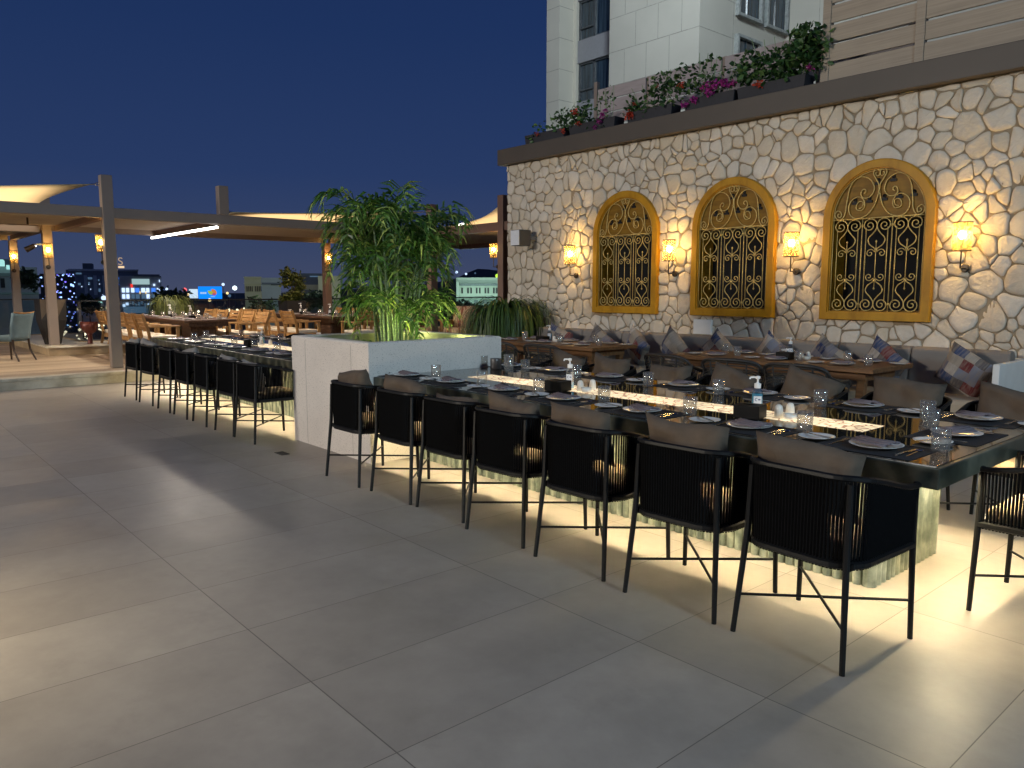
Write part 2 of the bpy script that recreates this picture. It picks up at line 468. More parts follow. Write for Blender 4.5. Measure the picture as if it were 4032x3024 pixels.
M['gel'] = pm('blue_gel', '55b7d6', .25, var=.05)
M['label'] = pm('white_label', 'd6d6d6', .5, var=.02)
M['pump'] = pm('white_plastic', 'e2e0dc', .4, var=.02)
M['ink'] = pm('label_ink', '2c3f6e', .5)
M['boxwood'] = pm('black_lacquer', '0c0a08', .5, var=.2, spec=.15)
M['tissue'] = pm('tissue_paper', 'dedcd8', .9)
M['china'] = pm('cream_china', 'd9d3c6', .25)
M['wicker'] = pm('black_wicker', (.014, .013, .012), .55, var=.3, vs=60)
M['blue_up'] = pm('teal_upholstery', '5f747c', .9, var=.1, vs=8, bump=.3, bs=200)
M['darkwood'] = pm('dark_turned_wood', '33251b', .4, var=.2)
M['cushion_w'] = pm('cream_cushion', 'd2c7b4', .95, var=.06)
M['potdark'] = pm('dark_planter_clay', '1f1c1a', .55, var=.2, vs=3)
M['pottan'] = pm('tan_planter_facet', '56493a', .6, var=.15, vs=3)
M['copper'] = pm('oxblood_urn', '5a2a22', .4, .3, var=.25, vs=5)
M['handrail'] = pm('black_handrail', '15171a', .4, .4)

# ------------------------------------------------------------------ ground, terrace, deck
struct(MB().box(-2500, 2500, -2500, 2500, -10.6, -10.0).build('city_ground', pm('night_ground', '2b2c2b', .9, var=.3, vs=.02)))
struct(MB().box(-13.38, 7, -14, 9.2, -.5, 0).build('terrace_floor', M['tile']))
struct(MB().box(-22.6, -13.44, -14, 20, -.5, .17).build('raised_deck', M['deck']))
b = MB(); b.box(-13.44, -13.36, -14, 20, -.3, .125).box(-13.62, -13.34, -14, 20, .127, .174)
struct(b.build('deck_step', M['marble_step'], bevel=.006))
b = MB(); b.box(-18.9, -17.45, 3.06, 20, .1745, .33).box(-22.5, -18.9, 3.06, 3.9, .1745, .33)
struct(b.build('planting_curb', M['curb']))
b = MB(); b.box(-18.9, -17.40, 3.02, 20, .331, .352).box(-22.5, -18.9, 3.02, 3.9, .331, .352)
struct(b.build('curb_coping', M['marble_step']))
struct(MB().box(-16.9, -13.63, 3.7, 4.25, .1715, .1745).build('deck_border', pm('dark_deck_board', '7a6652', .6, var=.15, vs=4)))
o = MB().box(-.075, .075, -.04, .04, 0, .004)
for i in range(6): o.box(-.066 + i * .023, -.056 + i * .023, -.034, .034, .0045, .006)
o = o.build('floor_drain', pm('drain_grate', '55504a', .5, .5), loc=(-6.55, 2.93, .001))
tag(o, 'small square metal floor drain by the white planter', 'drain')

# ------------------------------------------------------------------ stone wall
YW = 8.90
WINS = [-7.62, -5.79, -3.93]
ZB, HW, ZS = 1.13, .62, 2.30
rs = random.Random(3)
def in_win(x, z, grow=0):
    for c in WINS:
        w = HW + grow
        if abs(x - c) < w and ZB - grow < z <= ZS: return c
        if z > ZS and (x - c) ** 2 + (z - ZS) ** 2 < w * w: return c
    return None
def push_out(x, z):
    c = in_win(x, z, -.05)
    if c is None: return x, z
    w = HW - .05
    if z > ZS:
        d = math.hypot(x - c, z - ZS) or 1e-6
        return c + (x - c) / d * w, ZS + (z - ZS) / d * w
    dx = w - abs(x - c); dz = z - (ZB + .05)
    if dz < dx: return x, ZB + .05
    return c + (w if x > c else -w), z
def stones():
    X0, X1, Z0, Z1 = -10.33, .9, .0, 3.60
    pts = []; zz = -.1; row = 0
    while zz < 3.65:
        h = rs.choice((.13, .18, .22, .25, .29, .22)); xx = -10.4 - rs.random() * .2; ph = rs.uniform(0, 6)
        while xx < 1.0:
            sz = .84 + .16 * (xx + 10.3) / 11
            w = rs.choice((.13, .19, .24, .28, .33, .23)) * sz * (.75 + h)
            cx, cz = xx + w / 2, zz + h / 2 + .07 * math.sin(xx * 1.3 + ph) + .04 * math.sin(xx * 3.1 + ph * 2)
            q = rs.random()
            if q < .20 and h > .2:
                f = rs.uniform(.3, .7)
                pts.append((cx + rs.gauss(0, .02), cz - h * (1 - f) * .5, .06)); pts.append((cx + rs.gauss(0, .03), cz + h * f * .5, .06))
            elif q < .30:
                pts.append((cx - w * .15, cz + rs.gauss(0, .03), .5 * min(w, h))); pts.append((cx + w * .42, cz + rs.choice((-1, 1)) * h * .36, .045))
            else: pts.append((cx + rs.gauss(0, .03), cz + rs.gauss(0, .035), .40 * min(w, h)))
            xx += w
        zz += h * .97; row += 1
    mb = MB()
    for i, (x, z, r) in enumerate(pts):
        if in_win(x, z, -.16) is not None: continue
        poly = [(X0, Z0), (X1, Z0), (X1, Z1), (X0, Z1)]
        gap = rs.uniform(.003, .008)
        for j, (qx, qz, q) in enumerate(pts):
            if i == j or abs(qx - x) > .95 or abs(qz - z) > .95: continue
            nx, nz = qx - x, qz - z; d = math.hypot(nx, nz); nx /= d; nz /= d
            t = (d * d + r * r - q * q) / (2 * d) - gap
            new = []
            for k in range(len(poly)):
                a, c = poly[k], poly[(k + 1) % len(poly)]
                da = (a[0] - x) * nx + (a[1] - z) * nz - t; dc = (c[0] - x) * nx + (c[1] - z) * nz - t
                if da <= 0: new.append(a)
                if da * dc < 0:
                    f = da / (da - dc); new.append((a[0] + (c[0] - a[0]) * f, a[1] + (c[1] - a[1]) * f))
            poly = new
            if len(poly) < 3: break
        if len(poly) < 3: continue
        # roughen and round the outline
        for it in range(2):
            new = []
            for k in range(len(poly)):
                a, c = poly[k], poly[(k + 1) % len(poly)]
                f = .19 if it == 0 else .25
                new += [(a[0] + (c[0] - a[0]) * f, a[1] + (c[1] - a[1]) * f), (c[0] + (a[0] - c[0]) * f, c[1] + (a[1] - c[1]) * f)]
            poly = new
        cx = sum(p[0] for p in poly) / len(poly); cz = sum(p[1] for p in poly) / len(poly)
        wv = [noise.noise_vector(Vector((p[0] * 5.5, p[1] * 5.5, 3.3))) * .030 + noise.noise_vector(Vector((p[0] * 17, p[1] * 17, 9.1))) * .007 for p in poly]
        poly = [push_out(min(.9, max(X0, p[0] + v_.x + rs.gauss(0, .0018))), min(Z1, p[1] + v_.y + rs.gauss(0, .0018))) for p, v_ in zip(poly, wv)]
        cx = sum(p[0] for p in poly) / len(poly); cz = sum(p[1] for p in poly) / len(poly)
        if any(in_win((poly[k][0] + poly[k - 1][0]) / 2, (poly[k][1] + poly[k - 1][1]) / 2, -.09) is not None for k in range(len(poly))) or in_win(cx, cz, -.09) is not None: continue
        if len({(round(p[0], 2), round(p[1], 2)) for p in poly}) < 5: continue
        n = len(poly)
        dep = rs.uniform(.012, .028); tx, tz = rs.gauss(0, .05), rs.gauss(0, .05)
        rows = []
        for sc, dd in ((1.0, -.02), (.985, .55), (.95, .88), (.66, 1.0)):
            rows.append([(cx + (p[0] - cx) * sc, YW - dep * dd - (0 if dd < 0 else ((p[0] - cx) * tx + (p[1] - cz) * tz) * sc) + (rs.gauss(0, .0045) if dd > .95 else 0), cz + (p[1] - cz) * sc) for p in poly])
        o = len(mb.v)
        mb.grid(rows, closed=True)
        mb.v.append((cx, YW - dep * 1.02 + rs.gauss(0, .004), cz)); ci = len(mb.v) - 1
        for k in range(n): mb.f.append((o + 3 * n + k, o + 3 * n + (k + 1) % n, ci))
    return mb
wall = thing('stone_wall', 'wall of pale irregular field stones under a dark brown parapet band', 'wall', (-5, 9, 0))
def at0(mb, par):  # geometry given in world coordinates under a thing that stands elsewhere
    mb.move((-par.location.x, -par.location.y, -par.location.z)); return mb
at0(stones(), wall).build('stone_facing', M['stone'], wall, smooth=True)
b = MB()
op = [(c - .54, c + .54) for c in WINS]; zo0, zo1 = ZB + .08, 2.28
xs = [-10.33] + [v for p in op for v in p] + [.9]
for i in range(len(xs) - 1):
    if i % 2 == 0: b.box(xs[i], xs[i + 1], YW, 9.25, 0, 3.6)
    else:
        b.box(xs[i], xs[i + 1], YW, 9.25, 0, zo0); b.box(xs[i], xs[i + 1], YW, 9.25, zo1, 3.6)
        b.box(xs[i], xs[i + 1], 9.2, 9.25, zo0, zo1)
at0(b, wall).build('mortar_bed', M['mortar'], wall)
b = MB().box(-10.45, 1.0, 8.76, 9.4, 3.601, 3.86)
at0(b, wall).build('parapet_band', M['parapet'], wall, bevel=.008)
b = MB().box(-10.33, 1.0, 9.402, 16, 3.3, 3.80)
at0(b, wall).build('roof_slab', M['mortar'], wall)
b = MB().box(-10.33, -10.1, 9.25, 16, 0, 3.3).box(-10.1, .9, 15.8, 16, 0, 3.3)
at0(b, wall).build('side_wall', M['mortar'], wall)

# ------------------------------------------------------------------ arched windows with grilles
def outline(hw, z0, zs, n=28):
    p = [(-hw, z0), (-hw, zs)]
    p += [(-hw * math.cos(math.pi * i / n), zs + hw * math.sin(math.pi * i / n)) for i in range(1, n)]
    return p + [(hw, zs), (hw, z0)]
def spiral(cx, cz, r0, r1, a_end, turns, cw=True, n=26, inward=False):
    """from the eye outwards to radius r1 at angle a_end (deg)"""
    out = []
    for i in range(n + 1):
        t = i / n
        r = r0 + (r1 - r0) * t ** 1.1
        a = R(a_end) + (1 if cw else -1) * 2 * math.pi * turns * (1 - t)
        out.append((cx + r * math.cos(a), cz + r * math.sin(a)))
    return out[::-1] if inward else out
def grille():
    mb = MB(); q = .0062
    def wire(p2, r=q, y=0.0): mb.tube([(p[0], y, p[1]) for p in p2], r, 5)
    w = 1.0 / 3; zt, zb = 1.15, .10; H = zt - zb
    for bay in (-1, 0, 1):
        X = bay * w
        for sx in (-1, 1):
            for fl in (0, 1):
                def P(u, t): return (X + sx * u * w, (zt - t * H) if not fl else (zb + t * H))
                sc = [(-.25, .079)]
                sp_ = spiral(-.25 * w, -.079 * H, .012, .25 * w, 0, 1.8)
                a = [(X + sx * p[0], (zt + p[1]) if not fl else (zb - p[1])) for p in sp_]
                c = [P(-.02, .115), P(-.13, .165), P(-.25, .205), P(-.28, .24), P(-.21, .285), P(-.06, .32), P(-.03, .335)]
                wire([tuple(v)[:2] for v in spline([(p[0], p[1], 0) for p in a[-4:] + c], 4)], q)
                wire(a[:-3], q)
                s2 = spiral(-.19 * w, -.375 * H, .008, .15 * w, 15, 1.35, inward=True)
                s2 = [(X + sx * p[0], (zt + p[1]) if not fl else (zb - p[1])) for p in s2]
                wire([P(-.03, .335)] + s2, q * .9)
            wire([(X + sx * .36 * w, zt - .10 * H), (X + sx * .36 * w, zb + .10 * H)], q * .85)
            for k in range(7):
                z = zt - (.46 + k * .014) * H
                mb.lathe([(q * .8, 0), (q * 1.5, .006), (q * .8, .012)], 5, (X + sx * .36 * w, 0, z))
        wire([(X, zt - .25 * H), (X, zb + .25 * H)], q * .85)
        for z in (zt - .25 * H, zb + .25 * H): mb.lathe([(.004, -.016), (.012, 0), (.004, .016)], 6, (X, 0, z))
        for z in (zt - .335 * H, zb + .335 * H): mb.lathe([(.012, -.018), (.017, 0), (.012, .018)], 6, (X, 0, z))
    for X in (-w / 2, w / 2):
        wire([(X, zt), (X, zb - .02)], q)
        for z in (zt - .08 * H, zb + .08 * H): mb.lathe([(.01, -.015), (.014, 0), (.01, .015)], 6, (X, 0, z))
    wire([(-.52, zt), (.52, zt)], q * 1.1); wire([(-.52, zb - .015), (.52, zb - .015)], q)
    for X in (-.505, .505): wire([(X, zb - .02), (X, zt)], q * .8)
    A = [(437, 520), (470, 505), (478, 465), (440, 455), (412, 490), (420, 530), (470, 535), (495, 490), (475, 430), (420, 412), (355, 450), (333, 520), (365, 590), (430, 612), (520, 580), (590, 490), (625, 370), (622, 300), (585, 240), (565, 195), (590, 160), (628, 180), (622, 220), (595, 222), (588, 200), (605, 190)]
    B = [(480, 380), (496, 372), (500, 352), (478, 342), (455, 365), (455, 400), (490, 425), (545, 410), (582, 345), (550, 265), (470, 228), (390, 250), (335, 330), (312, 470), (300, 565), (265, 622), (215, 615), (195, 575), (222, 540), (262, 560), (258, 598), (230, 596), (225, 576), (240, 570)]
    for pts in (A, B):
        pl = [((x - 630) * .00114, (603 - (y + .061 * (x - 630))) * .00121 + zt) for x, y in pts]
        for sx in (-1, 1):
            wire([(v[0], v[1]) for v in spline([(-sx * p[0] if sx > 0 else p[0], p[1], 0) for p in pl], 3)], q)
    mb.lathe([(.01, -.02), (.016, 0), (.01, .02)], 6, (0, 0, zt + .28))
    wire([(x, z - ZB) for x, z in outline(.505, ZB + 1.1, ZS)], q * .8)
    return mb
gm = grille()
WL = ['honey pine arched window with gilded iron grille, nearest the corner of the stone wall',
      'honey pine arched window with gilded scroll grille, between the other two arched windows',
      'honey pine arched window with gilded iron grille, the largest looking and nearest the camera']
def make_window(c, label):
    t = thing('arched_window', label, 'window', (c, YW, ZB), 0, 'arched windows in the stone wall')
    o_ = outline(.62, 0, ZS - ZB); i1 = outline(.53, .085, ZS - ZB); i2 = outline(.515, .10, ZS - ZB)
    b = MB()
    F = -.085
    rows = [[(x, .0, z) for x, z in o_], [(x, F + .006, z) for x, z in o_], [(x * .988, F, z * .99 + .006) for x, z in o_],
            [(x, F, z) for x, z in i1], [(x, F + .02, z) for x, z in i1], [(x, F + .02, z) for x, z in i2], [(x, .0, z) for x, z in i2]]
    b.grid(rows, closed=True)
    b.build('frame', M['pine'], t, bevel=0)
    # tympanum board, jamb lining and the dark room behind
    b = MB(); n = 24
    arc = [(-.513 * math.cos(math.pi * i / n), .513 * math.sin(math.pi * i / n) + ZS - ZB) for i in range(n + 1)]
    vs = [(-.513, -.028, 1.14), (.513, -.028, 1.14)] + [(x, -.028, z) for x, z in arc]
    vs2 = [(x, -.012, z) for x, _, z in vs]
    m_ = len(vs); idx = [0, 1] + list(range(m_ - 1, 1, -1))
    b.add(vs, [tuple(idx)]); b.add(vs2, [tuple(idx[::-1])]); b.add([vs[0], vs[1], vs2[1], vs2[0]], [(0, 1, 2, 3)])
    b.build('tympanum_board', M['pine_dark'], t)
    b = MB().box(-.538, -.51, -.02, .297, .085, 1.14).box(.51, .538, -.02, .297, .085, 1.14).box(-.51, .51, -.02, .297, .085, .115)
    b.build('jamb', M['pine_dark'], t)
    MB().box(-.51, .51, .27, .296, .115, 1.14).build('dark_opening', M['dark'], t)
    gm.build('grille', M['iron'], t, smooth=True, loc=(0, -.05, 0))
    for k, (x, z) in enumerate([(-.27, 1.33), (-.11, 1.34), (.055, 1.35), (.22, 1.36), (.37, 1.37), (-.02, 1.53), (.145, 1.55)]):
        e = MB(); e.box(-.034, .034, -.016, 0, -.016, .012); e.box(-.013, .013, -.014, 0, .012, .024)
        e.tube([(.014 * math.cos(a), -.008, .034 + .014 * math.sin(a)) for a in [i * .628 for i in range(10)]], 0.009, 4, closed=True)
        e.build('clip', M['black'], t, loc=(x, -.029, z))
for c, l in zip(WINS, WL): make_window(c, l)

# ------------------------------------------------------------------ wall sconces and post lanterns
def make_sconce(name, label, loc, rz, taper=1.0, group=None, off=.15, power=44):
    t = thing(name, label, 'wall lamp', loc, rz, group)
    b = MB(); b.lathe([(.0, 0), (.045, 0), (.045, .018), (.035, .028), (0, .03)], 18)
    b.v = [(x, -z, y) for x, y, z in b.v]
    b.build('backplate', M['bracket'], t, smooth=False)
    MB().tube([(0, -.02, 0), (0, -off, 0), (0, -off, .03), (0, -off, .19)], .008, 8).build('stem', M['bracket'], t)
    z0, z1 = .175, .46; r1 = .088; r0 = r1 * taper
    b = MB(); rows = []
    for i in range(7):
        f = i / 6; r = r0 + (r1 - r0) * f
        rows.append([(r * math.cos(2 * math.pi * k / 28), r * math.sin(2 * math.pi * k / 28) - off, z0 + (z1 - z0) * f) for k in range(28)])
    b.grid(rows, closed=True).build('lamp_shade', M['shade'], t, smooth=True)
    for z, r in ((z0, r0), (z1, r1)): MB().tube([(r * math.cos(a), r * math.sin(a) - off, z) for a in [2 * math.pi * k / 24 for k in range(24)]], .005, 5, closed=True).build('shade_rim', M['bracket'], t)
    b = MB()
    for a in (.5, 2.6, 4.7): b.tube([(r0 * .98 * math.cos(a), r0 * .98 * math.sin(a) - off, z0), (0, -off, z0 + .01)], .003, 4)
    b.build('shade_holder', M['bracket'], t)
    b = MB(); b.lathe([(.0, -.045), (.018, -.04), (.036, -.012), (.038, .01), (.026, .034), (0, .045)], 14, (0, -off, .335))
    b.build('bulb', M['bulb'], t, smooth=True)
    MB().lathe([(.018, 0), (.018, .10), (.012, .115)], 10, (0, -off, .178)).build('lamp_socket', M['bracket'], t)
    l = lamp('lamp_light', 'POINT', (0, -off, .335), power, (1, .60, .16), shadow_soft_size=.085)
    l.parent = t
    return t
SL = ['lit drum wall sconce left of the arched windows, between the speaker and the first window',
      'lit drum wall sconce between the first and second arched windows', 'lit drum wall sconce between the second and third arched windows',
      'lit drum wall sconce right of the largest arched window, rightmost of the row']
for x, l in zip((-8.62, -6.70, -4.88, -3.0), SL):
    make_sconce('wall_sconce', l, (x, 8.86, 1.70), 0, 1.0, 'wall sconces on the stone wall')

# speaker and blank plaque on the wall
t = thing('wall_speaker', 'grey and black loudspeaker mounted near the left corner of the stone wall', 'loudspeaker', (-9.70, 8.62, 2.20), R(-4))
MB().box(-.12, .12, -.10, .14, 0, .26).build('cabinet', M['grille_dark'], t, bevel=.012)
MB().box(-.112, .112, -.112, -.101, .008, .252).build('speaker_grille', M['speaker'], t, bevel=.004)
MB().bar((0, .14, .13), (.09, .29, .13), .03, .05).build('bracket', M['bracket'], t)
o = MB().box(-.145, .145, -.012, .03, -.1, .1); o = o.build('wall_plaque', M['white'], loc=(-6.21, 8.845, .975), bevel=.006)
tag(o, 'small blank white plaque on the stone wall below the middle arched window', 'plaque')

# ------------------------------------------------------------------ plants on the parapet
def leaf_quads(mb, rnd, c, sx, sy, sz, n, size, flat=.6):
    for _ in range(n):
        d = Vector((rnd.gauss(0, 1), rnd.gauss(0, 1), rnd.gauss(0, 1))).normalized() * rnd.random() ** .45
        p = Vector(c) + Vector((d.x * sx, d.y * sy, d.z * sz))
        a = Vector((rnd.gauss(0, 1), rnd.gauss(0, 1), rnd.gauss(0, flat))).normalized()
        b_ = a.cross(Vector((rnd.gauss(0, 1), rnd.gauss(0, 1), rnd.gauss(0, 1)))).normalized()
        nn = a.cross(b_); s_ = size * rnd.uniform(.6, 1.35)
        mb.add([p, p + a * s_ * .5 + b_ * s_ * .33 + nn * s_ * .08, p + a * s_, p + a * s_ * .5 - b_ * s_ * .33 + nn * s_ * .08], [(0, 1, 2, 3)])
PB = [(-10.0, -9.05), (-8.95, -7.98), (-7.75, -6.93), (-6.72, -5.93), (-5.89, -4.95)]
BL = ['black trough planter at the left end of the parapet', 'black trough planter under orange geraniums, second along the parapet',
      'black trough planter below the three leaf fence panels, third along the parapet', 'black trough planter under magenta bougainvillea', 'black trough planter beside the tall slat screen']
for (x0, x1), l in zip(PB, BL):
    b = MB(); L = x1 - x0
    rows = [[(sx * (L / 2) * k, sy * .11 * k, z) for sx, sy in ((-1, -1), (1, -1), (1, 1), (-1, 1))] for k, z in ((.94, 0), (1, .19), (1.0, .2), (.95, .2), (.93, .15))]
    b.grid(rows, closed=True); b.f.append((0, 3, 2, 1)); n = len(b.v); b.f.append((n - 4, n - 3, n - 2, n - 1))
    o = b.build('trough_planter', M['blackbox'], loc=((x0 + x1) / 2, 9.1, 3.862))
    tag(o, l, 'planter box', 'trough planters on the parapet')
rp_ = random.Random(11)
def shrub(name, label, x, w, h, n, size, flowers=(), mat='leaf', lumps=None, z=4.04):
    t = thing(name, label, 'plant', (x, 9.1, z), 0, 'flowering plants on the parapet')
    b = MB()
    for lx, lz, lw, lh, q in (lumps or [(0, h * .45, w / 2, h * .5, 1)]):
        leaf_quads(b, rp_, (lx, -.02, lz), lw, .16, lh, int(n * q), size)
    b.build('foliage', M[mat], t)
    s = MB()
    for _ in range(7):
        xx = rp_.uniform(-w * .4, w * .4)
        s.tube(spline([(xx * .6, 0, -.02), (xx * .8, rp_.uniform(-.05, .02), h * .4), (xx, rp_.uniform(-.1, .05), h * rp_.uniform(.7, 1.05))], 3), .005, 4)
    s.build('stem', M['cane'], t)
    for fm, pts in flowers:
        for fx, fz, fr in pts:
            f = MB(); leaf_quads(f, rp_, (fx, -.15, fz), fr, fr * .7, fr * .85, 34, fr * .7); f.build('flower', M[fm], t)
shrub('geranium', 'leafy geranium with red blooms at the left end of the parapet', -9.1, 1.2, .38, 330, .075, [('red', [(.33, .2, .055), (.05, -.05, .05), (.4, .02, .045), (-.55, .0, .04)])],
      lumps=[(0.1, .14, .5, .2, .7), (-.62, .06, .17, .22, .12), (.35, .2, .25, .2, .3), (-1.0 + .3, -.05, .2, .08, .1)])
shrub('bougainvillea', 'small sparse plant with pink bracts between the geraniums', -8.25, .5, .55, 90, .06, [('magenta', [(.05, .06, .06), (0, -.02, .05), (.12, .12, .04), (-.1, -.09, .04)])],
      lumps=[(0, .25, .14, .33, .5), (-.1, 0, .3, .12, .5)])
shrub('geranium', 'bushy geranium with one large orange bloom, in the middle of the parapet', -7.3, 1.3, .5, 420, .07, [('red', [(-.38, -.02, .085), (.12, .30, .035), (.55, .22, .05), (-.28, .12, .03)])],
      lumps=[(-.1, .05, .55, .14, .35), (.2, .28, .42, .24, .7), (.65, .3, .16, .2, .14), (-.35, .12, .25, .14, .2)])
shrub('climbing_plant', 'thin tall leggy plant with few leaves in front of the fence gap', -6.4, .5, .62, 60, .075, [], lumps=[(.05, .26, .2, .28, .7), (.0, .5, .14, .05, .25), (-.3, .45, .2, .12, .3)])
shrub('bougainvillea', 'magenta bougainvillea spilling over the parapet edge', -6.3, 1.0, .4, 170, .06,
      [('magenta', [(-.05, .12, .085), (.1, .14, .08), (.25, .12, .07), (.36, .1, .05), (-.25, -.01, .06), (-.38, -.04, .06), (.0, .05, .07)])], lumps=[(0, .15, .5, .16, 1)])
shrub('shrub', 'large dark green shrub filling the parapet beside the slat screen', -5.35, 1.3, .62, 800, .085, [('red', [(-.2, .0, .055)]), ('magenta', [(.47, .06, .05)])],
      lumps=[(.05, .2, .6, .26, .75), (.38, .36, .26, .25, .4), (-.45, .25, .22, .25, .2), (.3, .52, .2, .12, .10)])

# low board fence behind the plants, and the tall slat screen
t = thing('board_fence', 'low fence of mauve grey boards behind the parapet flowers', 'fence', (-7, 9.7, 3.80))
for x0, x1 in ((-8.98, -7.98), (-7.92, -6.62), (-6.56, -5.2), (-5.15, -4.0)):
    MB().box(x0 + 7, x1 + 7, -.015, .015, .755, .935).box(x0 + 7, x1 + 7, -.015, .015, .55, .735).box(x0 + 7, x1 + 7, -.015, .015, .345, .53).build('board_panel', M['fence'], t, bevel=.004)
for x in (-9.06, -7.95, -6.59, -5.17, -4.05):
    MB().box(x + 7 - .035, x + 7 + .035, .017, .08, 0, .95 if x > -9 else 1.08).build('fence_post', M['post'], t)
t = thing('slat_screen', 'tall beige screen of wide horizontal slats above the parapet on the right', 'fence', (-3, 9.15, 3.861))
zz = .09
for k in range(9):
    for a_, b_ in ((-4.74, -3.76), (-3.66, -2.32), (-2.22, -.9)):
        MB().box(a_ + 3, b_ + 3, -.012, .016, zz, zz + .195).build('slat', M['screen'], t, bevel=.004)
    zz += .222
for x in (-4.785, -3.71, -2.27, -.85): MB().box(x + 3 - .05, x + 3 + .05, -.03, .06, 0.001, 2.1).build('screen_post', M['screen'], t, bevel=.006)
MB().box(-1.74, 2.05, -.02, .02, .002, .07).build('base_rail', M['parapet'], t)

# ------------------------------------------------------------------ hotel tower behind
tw = thing('hotel_tower', 'tall pale stone clad hotel block rising behind the stone wall', 'building', (-27, 34, -10))
def tb(name, mat, *boxes, **k):
    b = MB()
    for q in boxes: b.box(*q)
    return at0(b, tw).build(name, M[mat], tw, **k)
ZT = 24
tb('facade', 'tower', (-27.97, -22.43, 31, 45, -10, ZT))
tb('pilaster', 'tower2', (-32.66, -31.65, 31, 45, -10, ZT))
tb('wing', 'tower', (-22.43, -6, 38.5, 45, -10, ZT))
tb('bay_wall', 'tower2', (-31.65, -31.42, 32.1, 45, -10, ZT), (-31.42, -27.97, 32.5, 45, -10, ZT))
jb = []
z = 11.9 - 3.3
while z < ZT:
    for dz in (0, 1.65):
        jb.append((-27.97, -22.43, 30.993, 31.0, z + dz, z + dz + .03)); jb.append((-22.43, -22.423, 31, 38.5, z + dz, z + dz + .03))
        jb.append((-32.66, -31.65, 30.993, 31.0, z + dz, z + dz + .025)); jb.append((-31.65, -31.643, 31, 32.1, z + dz + .01, z + dz + .035))
        for k, x in enumerate((-26.6, -25.2, -23.8)):
            xx = x + (.7 if dz else 0) - .35
            jb.append((xx, xx + .025, 30.992, 31.0, z + dz + .03, z + dz + 1.65))
    z += 3.3
for x in (-20.6, -18.4): jb.append((x, x + .03, 38.492, 38.5, -10, ZT))
for y in (33.7,): jb.append((-22.43, -22.422, y, y + .03, -10, ZT))
tb('panel_joint', 'joint', *jb)
for zf in (11.9, 15.2, 18.5, 8.6):
    tb('spandrel', 'spandrel', (-31.42, -27.98, 32.2, 32.499, zf - 1.2, zf))
    w_ = tb('window', 'winframe', (-31.42, -31.3, 32.3, 32.498, zf + .001, zf + 2.1), (-30.32, -30.2, 32.3, 32.498, zf + .001, zf + 2.1), (-28.1, -27.98, 32.3, 32.498, zf + .001, zf + 2.1),
            (-31.3, -28.1, 32.3, 32.498, zf + 2.0, zf + 2.1), (-31.3, -28.1, 32.3, 32.498, zf + .001, zf + .08), (-31.3, -30.32, 32.3, 32.498, zf + .6, zf + .68))
    at0(MB().box(-31.3, -28.1, 32.40, 32.47, zf + .08, zf + 2.0), tw).build('pane', M['glass_win'], w_)
    for y0, y1 in ((33.85, 36.0), (36.4, 38.45)):
        z0, z1 = zf - .55, zf + 1.9
        if y0 > 36 and zf == 11.9: continue
        w_ = tb('window', 'winframe2', (-22.43, -22.2, y0, y0 + .14, z0, z1), (-22.43, -22.2, y1 - .14, y1, z0, z1), (-22.43, -22.2, y0 + .14, y1 - .14, z0, z0 + .14), (-22.43, -22.2, y0 + .14, y1 - .14, z1 - .14, z1))
        at0(MB().box(-22.43, -22.39, y0 + .14, y1 - .14, z0 + .14, z1 - .14).box(-22.38, -22.35, y0 + .9, y0 + .95, z0 + .14, z1 - .14), tw).build('pane', M['glass_win'], w_)

# ------------------------------------------------------------------ the big planter and its palm
PX, PY = -6.38, 4.05
t = thing('square_planter', 'large square white plaster planter standing between the two long stone tables', 'planter', (PX, PY, 0))
H_, hw, th = 1.035, .73, .10
b = MB(); rows = []
for r_, z in ((hw, 0), (hw, H_ - .012), (hw - .012, H_), (hw - th, H_), (hw - th - .006, H_ - .01), (hw - th - .006, .80)):
    rows.append([(sx * r_, sy * r_, z) for sx, sy in ((-1, -1), (1, -1), (1, 1), (-1, 1))])
b.grid(rows[:5], closed=True).build('planter_wall', M['planter'], t)
MB().grid(rows[4:], closed=True).build('planter_lining', M['planter_in'], t)
MB().box(-.44, -.437, -hw - .0015, -hw + .01, .02, 1.0).box(.43, .433, -hw - .0015, -hw + .01, .02, 1.0).build('panel_joint', M['joint'], t)
MB().box(-hw + th, hw - th, -hw + th, hw - th, .70, .80).build('soil', M['soil'], t)
for x, y in ((-.42, .40), (.30, .46), (.46, -.30)):
    b = MB().lathe([(.035, 0), (.04, .05), (.034, .055)], 10, (x, y, .80)); b.build('uplight', M['bracket'], t)
    l = lamp('planter_uplight', 'SPOT', (x, y, .87), 11, (.92, 1, .34), None, spot_size=R(150), spot_blend=.6, shadow_soft_size=.03)
    l.rotation_euler = (R(180), 0, 0); l.parent = t; 
    l2 = lamp('planter_glow', 'POINT', (x, y, .92), 1.9, (.86, 1, .30), None, shadow_soft_size=.05); l2.parent = t
rf = random.Random(21)
palm = thing('areca_palm', 'clump of leafy green palm canes growing from the white square planter', 'palm', (PX, PY, .80))
fol = MB(); RACH = MB()
